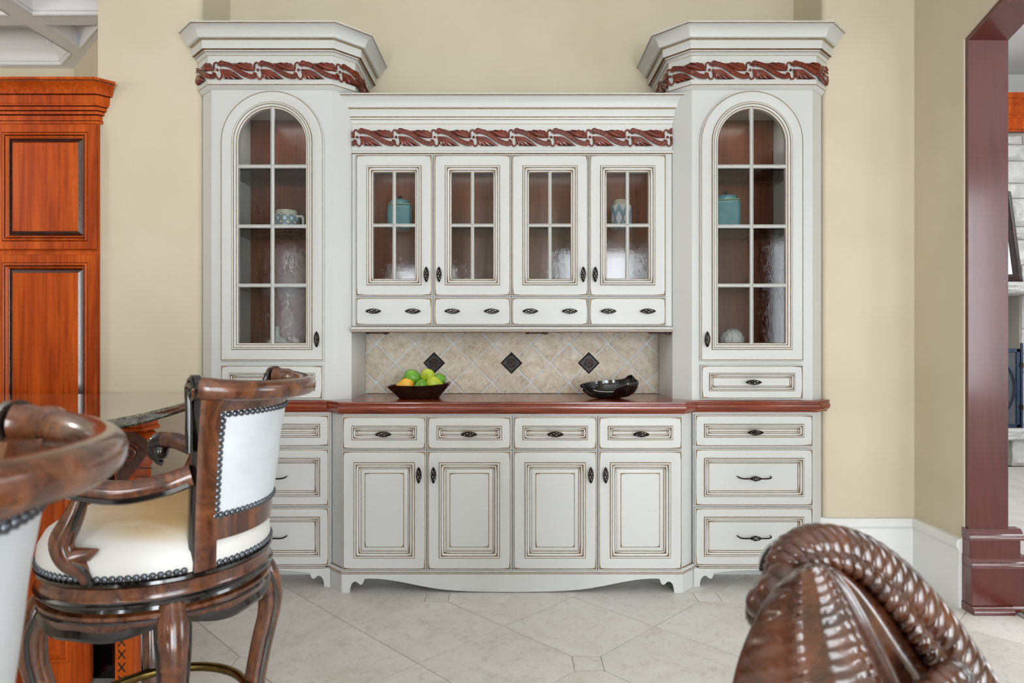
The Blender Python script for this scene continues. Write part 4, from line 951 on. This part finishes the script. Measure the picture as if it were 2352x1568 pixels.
# ------------------------------------------------------------------ bar stools
NAIL = MB().lathe([(.0072, 0), (.0068, .0022), (.005, .0042), (.0022, .0052), (0, .0054)], 8)
for k in range(6):
    a = k * pi / 3; NAIL.tube([(.0062 * cos(a), .0062 * sin(a), .0022), (.001 * cos(a), .001 * sin(a), .0055)], .0009, 4)
NAIL = NAIL.mesh('nailhead', [MT['nail']], 40)
WN = ['walnut', 'blacklac']
def polar(r, a, z): return (r * cos(a), r * sin(a), z)
def back_r(z): return .250 + (z - .76) * .115 + max(0, z - 1.0) * .12
def stool_meshes():
    D = {}
    D['seat_rail'] = ('seat_rail', MB().lathe([(.235, .696, 1), (.262, .696, 1), (.271, .700, 1), (.272, .706, 1), (.264, .710, 0), (.262, .713, 0), (.263, .735, 0), (.266, .738, 1), (.271, .742, 1), (.270, .748, 1), (.262, .750, 1), (.235, .750, 1)], 64), WN, 40)
    # lower apron with waved bottom edge
    n = 96; rows = []
    def zb(a):
        t = abs(((a - pi / 4) % (pi / 2)) / (pi / 2) - .5) * 2      # 0 midway between the legs, 1 at a leg
        return .628 + .006 * cos(t * pi * 2) * (1 - t) + .030 * t ** 1.6
    for k in range(n):
        a = 2 * pi * k / n; z = zb(a)
        rows.append([polar(r, a, zz) for r, zz in ((.24, z + .008), (.252, z), (.262, z + .001), (.266, z + .008), (.262, z + .015), (.259, z + .02), (.262, .660), (.266, .668), (.262, .672), (.266, .676), (.266, .683), (.255, .687), (.252, .696), (.24, .696))])
    mi = [1, 1, 1, 1, 1, 0, 0, 1, 0, 0, 0, 1, 1, 1]
    b = MB().grid(rows, 0, True, True); b.m = [mi[i % 14] for i in range(len(b.f))]
    D['apron'] = ('apron', b, WN, 40)
    for q in range(4):
        a = pi / 4 + q * pi / 2
        path = bez([polar(.236, a, .690), polar(.252, a, .655), polar(.270, a, .610), polar(.268, a, .55), polar(.245, a, .46), polar(.222, a, .34), polar(.212, a, .22), polar(.216, a, .1), polar(.236, a, .022), polar(.246, a, 0.001)], 4)
        rr = []
        for p in path:
            z = p.z; rr.append(.037 - (z - .65) * .15 if z > .65 else .028 + .009 * ((z - .52) / .13) if z > .52 else (.026 + (z - .06) * .0065 if z > .06 else .026 + (.06 - z) * .12))
        b = MB().tube(path, rr, 12, flat=1.0); 
        w = Vector((-sin(a), cos(a), 0))
        for sg in (1, -1): b.tube([Vector(p) + w * sg * rr[i] * .93 + Vector((cos(a), sin(a), 0)) * rr[i] * .25 for i, p in enumerate(path)], .0055, 6, mi=1)
        D['leg%d' % q] = ('leg', b, WN, 50)
    D['foot_ring'] = ('foot_ring', MB().tube([polar(.206, 2 * pi * k / 48, .385) for k in range(48)], .0115, 10, closed=True), ['brass'], 60)
    b = MB()
    for q in range(4): b.sphere(polar(.222, pi / 4 + q * pi / 2 + .16, .385), .006, 8, 5); 
    D['ring_screw'] = ('ring_screw', b, ['brass'], 60)
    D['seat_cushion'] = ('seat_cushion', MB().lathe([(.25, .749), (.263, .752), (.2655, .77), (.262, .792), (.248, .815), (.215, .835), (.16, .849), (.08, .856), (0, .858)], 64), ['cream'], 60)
    # back: angles measured from the rear direction (pi)
    HA = radians(47); ZL, ZU, ZT = .852, 1.074, 1.108
    def shell(z0, z1, a0, a1, t0, t1, na=24, nz=6, bulge=0):
        F = []
        for side, tt in ((0, t0), (1, t1)):
            F.append([[polar(back_r(z0 + (z1 - z0) * j / nz) + tt + (bulge * (1 if side else -1)) * sin(pi * i / na) ** .5 * sin(pi * j / nz) ** .5, pi + a0 + (a1 - a0) * i / na, z0 + (z1 - z0) * j / nz) for j in range(nz + 1)] for i in range(na + 1)])
        b = MB(); m = nz + 1
        b.grid(F[0]); o = len(b.v); b.grid([r for r in F[1]])
        for i in range(na):
            b.f += [(i * m, (i + 1) * m, o + (i + 1) * m, o + i * m), (i * m + nz, (i + 1) * m + nz, o + (i + 1) * m + nz, o + i * m + nz)]; b.m += [0, 0]
        for j in range(nz):
            b.f += [(j, j + 1, o + j + 1, o + j), (na * m + j, na * m + j + 1, o + na * m + j + 1, o + na * m + j)]; b.m += [0, 0]
        return b
    ai = HA - .155
    D['back_rail'] = ('back_rail', shell(.805, ZL, -ai - .01, ai + .01, -.012, .012), ['walnut'], 40)
    D['crest_band'] = ('crest_band', shell(ZU, ZT, -ai - .01, ai + .01, -.012, .012), ['walnut'], 40)
    D['back_upholstery'] = ('back_upholstery', shell(ZL - .002, ZU + .002, -ai - .005, ai + .005, .0, .010, 28, 10, .006), ['hide'], 60)
    D['inner_upholstery'] = ('inner_upholstery', shell(ZL - .03, ZU + .02, -ai - .005, ai + .005, -.016, -.002, 24, 8, .012), ['tan'], 60)
    for k, sg in enumerate((-1, 1)):
        b = MB(); rows = []
        for j in range(13):
            z = .742 + (1.112 - .742) * j / 12; r = back_r(z); wd = .155 + .03 * (1 - j / 12) ** 2; a1 = pi + sg * (HA + .012); a0 = pi + sg * (HA - wd)
            am = pi + sg * (HA + .045)
            rows.append([polar(r + .016, a0, z), polar(r + .019, a1 - sg * .05, z), polar(r + .016, a1, z), polar(r + .004, am, z), polar(r - .012, am, z), polar(r - .026, a1, z), polar(r - .028, a1 - sg * .05, z), polar(r - .02, a0, z)])
        b.grid(rows, 0, False, True); b.m = [[0, 0, 1, 1, 1, 1, 0, 0][i % 8] for i in range(len(b.f))]
        b.f += [tuple(range(8)), tuple(12 * 8 + i for i in range(8))]; b.m += [0, 0]
        D['stile%d' % k] = ('stile', b, WN, 40)
    path = []; rad = []
    for i in range(41):
        q = i / 40 * 2 - 1; a = pi + q * (HA + .05); path.append(polar(back_r(1.125) + .012 + .048 * (1 - q * q) ** .7, a, 1.114 + .012 * abs(q) ** 3))
        e = 1 - abs(q); rad.append(.0235 if e < .05 else .0225 if e < .13 else (.0245 if e < .15 else .0205 + .001 * (1 - e)))
    D['crest_roll'] = ('crest_roll', MB().tube(path, rad, 14), ['walnut'], 40)
    for k, sg in enumerate((-1, 1)):
        c = Vector(polar(back_r(1.125) + .012, pi + sg * (HA + .065), 1.126)); t = Vector((-sin(pi + sg * HA), cos(pi + sg * HA), 0)) * sg; nrm = Vector((cos(pi + sg * HA), sin(pi + sg * HA), 0))
        b = MB()
        b.tube([c - t * .012, c + t * .004], [.026, .026], 18, mi=1); sp = []
        for i in range(26): rr_ = .021 * (1 - i / 30); sp.append(c + t * .006 + nrm * rr_ * cos(i * .42) + Vector((0, 0, 1)) * rr_ * sin(i * .42))
        b.tube(sp, .004, 6, mi=1)
        b.tube(bez([c + t * .0 + nrm * .016 + Vector((0, 0, .0)), c + t * .002 - nrm * .022, c - nrm * .026 - Vector((0, 0, .05)), c - nrm * .028 - Vector((0, 0, .13))], 5), [.010] * 6 + [.009] * 10, 8, mi=1)
        D['volute%d' % k] = ('volute', b, WN, 50)
        # arm and its support
        y = sg
        ap = bez([(-.178, y * -.205, .948), (-.13, y * -.228, .934), (-.05, y * -.250, .924), (.035, y * -.262, .934), (.10, y * -.268, .954), (.146, y * -.270, .955), (.170, y * -.270, .938), (.168, y * -.270, .915), (.148, y * -.270, .906)], 5)
        b = MB().tube(ap[:-16], .0225, 12); b.tube(ap[-17:], [.0225] * 5 + [.021, .019, .017, .016, .015, .014, .013, .012, .011, .010, .009, .009], 10, mi=1)
        b.tube([Vector(p) + Vector((0, y * -.015, -.015)) for p in ap], .0085, 6, mi=1); b.sphere((.148, y * -.274, .925), .024, 14, 9, 1)
        D['arm%d' % k] = ('arm', b, WN, 50)
        su = bez([(.035, y * -.258, .930), (.045, y * -.262, .895), (.062, y * -.264, .86), (.078, y * -.264, .828), (.066, y * -.262, .796), (.034, y * -.258, .772), (.026, y * -.252, .744)], 5)
        b = MB().tube(su, [.013 + .012 * sin(pi * i / (len(su) - 1)) for i in range(len(su))], 12); b.tube([Vector(p) + Vector((-.014, y * -.012, 0)) for p in su], .0065, 6, mi=1)
        b.tube([(.058, y * -.262, .80), (.02, y * -.262, .806), (-.002, y * -.262, .815)], [.020, .013, .002], 8)
        D['arm_support%d' % k] = ('arm_support', b, WN, 50)
    nails = []
    for k in range(104):
        a = 2 * pi * k / 104
        if abs(abs(((a - pi + pi) % (2 * pi)) - pi) - (HA - .08)) < .13: continue
        nails.append((polar(.2645, a, .7575), (0, pi / 2, a)))
    for k in range(25):
        a = pi - ai + 2 * ai * k / 24
        for z in (ZL + .006, ZU - .006): nails.append((polar(back_r(z) + .0115, a, z), (0, pi / 2, a)))
    for k in range(1, 16):
        z = ZL + .006 + (ZU - ZL - .012) * k / 16
        for sg in (-1, 1): a = pi + sg * (ai - .012); nails.append((polar(back_r(z) + .0125, a, z), (0, pi / 2, a)))
    return D, nails
SM, NL = stool_meshes()
for k_, v_ in SM.items(): v_[1].map(lambda x, y, z: (x * .88, y * .88, z))
NL = [((p[0] * .88, p[1] * .88, p[2]), r) for p, r in NL]
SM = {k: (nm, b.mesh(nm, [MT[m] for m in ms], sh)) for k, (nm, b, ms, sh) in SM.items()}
def stool(loc, rz, base, label):
    t = thing('bar_stool', label, 'bar stool', loc, rz, 'bar stools at the island')
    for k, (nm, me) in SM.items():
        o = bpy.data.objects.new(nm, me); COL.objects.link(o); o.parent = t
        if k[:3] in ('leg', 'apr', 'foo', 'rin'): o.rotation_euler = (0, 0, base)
    for p, r in NL:
        o = bpy.data.objects.new('nailhead', NAIL); COL.objects.link(o); o.parent = t; o.location = p; o.rotation_euler = r
stool((-.80, 1.50, 0), radians(180), radians(-12), 'walnut bar stool with white leather back, the whole one nearer the hutch')
stool((-.678, .49, 0), radians(196), radians(-12), 'walnut bar stool cut off by the left edge, nearest the camera')

# ------------------------------------------------------------------ carved chair in the right foreground
ch = thing('carved_chair', 'dark carved wooden chair with rope-twist crest in the right foreground', 'chair', (.62, .78, 0))
def at(px, py, Y): return Vector(((px - 1176) / 1510 * Y, Y, EYE - (py - 780) / 1510 * Y))
k_ = .000543
rim = [((x - 1176) * k_, .82, 1.212 - (y - 780) * k_) for x, y in ((1800, 1318), (1815, 1270), (1860, 1240), (1920, 1240), (1990, 1268), (2060, 1322), (2130, 1398), (2190, 1480), (2240, 1560), (2280, 1660), (2300, 1780), (2305, 1910), (2300, 2040))]
def strand(path, R, r, turns, ph, n=6):
    b = MB(); P = []; k = len(path)
    for i in range(k):
        t = (path[min(i + 1, k - 1)] - path[max(i - 1, 0)]).normalized(); u = Vector((0, -1, .3)); u = (u - t * u.dot(t)).normalized(); w = t.cross(u); a = ph + turns * 2 * pi * i / k
        P.append(path[i] + (u * cos(a) + w * sin(a)) * R)
    return b.tube(P, r, n)
fine = bez(rim, 26)
for k in range(3): strand(fine, .013, .0145, 12, k * 2 * pi / 3, 8).obj('rope_strand', 'chair', ch, smooth=60)
inner = [((x - 1176) * .00053, .80, 1.22 - (y - 780) * .00053) for x, y in ((1830, 1300), (1880, 1283), (1950, 1292), (2012, 1335), (2064, 1395), (2114, 1465), (2164, 1538), (2214, 1618), (2250, 1720), (2262, 1850), (2262, 2040))]
MB().tube([(p.x * .5 + q.x * .5, .835, p.z * .5 + q.z * .5 - .01) for p, q in zip(bez(rim, 9), bez([inner[0]] + inner + [inner[-1]], 9))], .030, 10).obj('crest_core', 'blacklac', ch)
fi = bez(inner, 26)
for k in range(2): strand(fi, .0075, .008, 14, k * pi, 6).obj('braid_strand', 'chair', ch, smooth=60)
# swelling back body between the crest and the outer silhouette
A = bez([((x - 1176) * .00053, .80, 1.22 - (y - 780) * .00053) for x, y in ((1815, 1312), (1860, 1298), (1920, 1303), (1980, 1342), (2034, 1402), (2086, 1475), (2138, 1548), (2188, 1632), (2224, 1740), (2240, 1880), (2240, 2085))], 9)
Bs = bez([((x - 1176) * .00049, .74, 1.22 - (y - 780) * .00049) for x, y in ((1812, 1316), (1796, 1330), (1768, 1362), (1734, 1420), (1704, 1490), (1684, 1560), (1670, 1650), (1664, 1760), (1664, 1880), (1664, 2040), (1668, 2225))], 9)
rows = []; na = len(A); m = 40
for i in range(na):
    r = []
    for j in range(m + 1):
        q = j / m; p = A[i].lerp(Bs[i], q); h = .075 * sin(pi * q) * min(1, i / 20 + .12)
        p = p + Vector((-.25, -.85, .45)).normalized() * h
        gs = lambda c_, w_: math.exp(-((q - c_) / w_) ** 2)
        rib = (.0065 * max(0, sin(i * 2.0)) * (gs(.36, .05) + .8 * gs(.68, .06)) + .003 * max(0, sin(i * 2.0 + 2 + q * 6)) * gs(.52, .09) + .003 * sin(i * .9 + q * 14) * gs(.86, .08)) * min(1, i / 8)
        ridge = .012 * gs(.36, .06) + .008 * gs(.68, .06) - .014 * gs(.2, .06) - .004 * gs(.52, .05)
        p = p + Vector((-.25, -.85, .45)).normalized() * ((rib + ridge) * min(1, i / 14)); r.append(p)
    rows.append(r)
b = MB().grid(rows); o = len(b.v); back = [[Vector(p) + Vector((.05, .10, -.03)) * min(1, .25 + j / 12) for j, p in enumerate(r)] for r in rows]
b.grid(back); w = m + 1
for i in range(na - 1): b.f += [(i * w, (i + 1) * w, o + (i + 1) * w, o + i * w), (i * w + m, (i + 1) * w + m, o + (i + 1) * w + m, o + i * w + m)]; b.m += [0, 0]
for j in range(m): b.f += [(j, j + 1, o + j + 1, o + j), ((na - 1) * w + j, (na - 1) * w + j + 1, o + (na - 1) * w + j + 1, o + (na - 1) * w + j)]; b.m += [0, 0]
b.obj('carved_back', 'chair', ch, smooth=60)
kn = MB()
for k in range(9):
    a = k * 2.4; kn.sphere((.318 + .016 * cos(a), .795 + .014 * sin(a), .90 - .022 + k * .006), .017 + .004 * (k % 3), 10, 7)
kn.obj('carved_knot', 'chair', ch, smooth=60)
for k in range(2): strand(bez([(.44, .735, .80), (.475, .735, .835), (.505, .745, .84), (.50, .75, .80), (.45, .735, .74), (.42, .73, .66)], 22), .008, .0085, 9, k * pi, 6).obj('braid_strand', 'chair', ch, smooth=60)
MB().bbox(.215, .625, .70, 1.14, .43, .53, .02).obj('seat', 'tan', ch, smooth=30)
MB().bbox(.205, .635, .69, 1.15, .38, .432, .008).obj('seat_rail', 'chair', ch, smooth=30)
for x, y in ((.235, .72), (.605, .72), (.235, 1.12), (.605, 1.12)):
    MB().tube([(x, y, 0.001), (x, y, .06), (x, y, .3), (x, y, .39)], [.022, .03, .026, .034], 12).obj('leg', 'chair', ch, smooth=50)
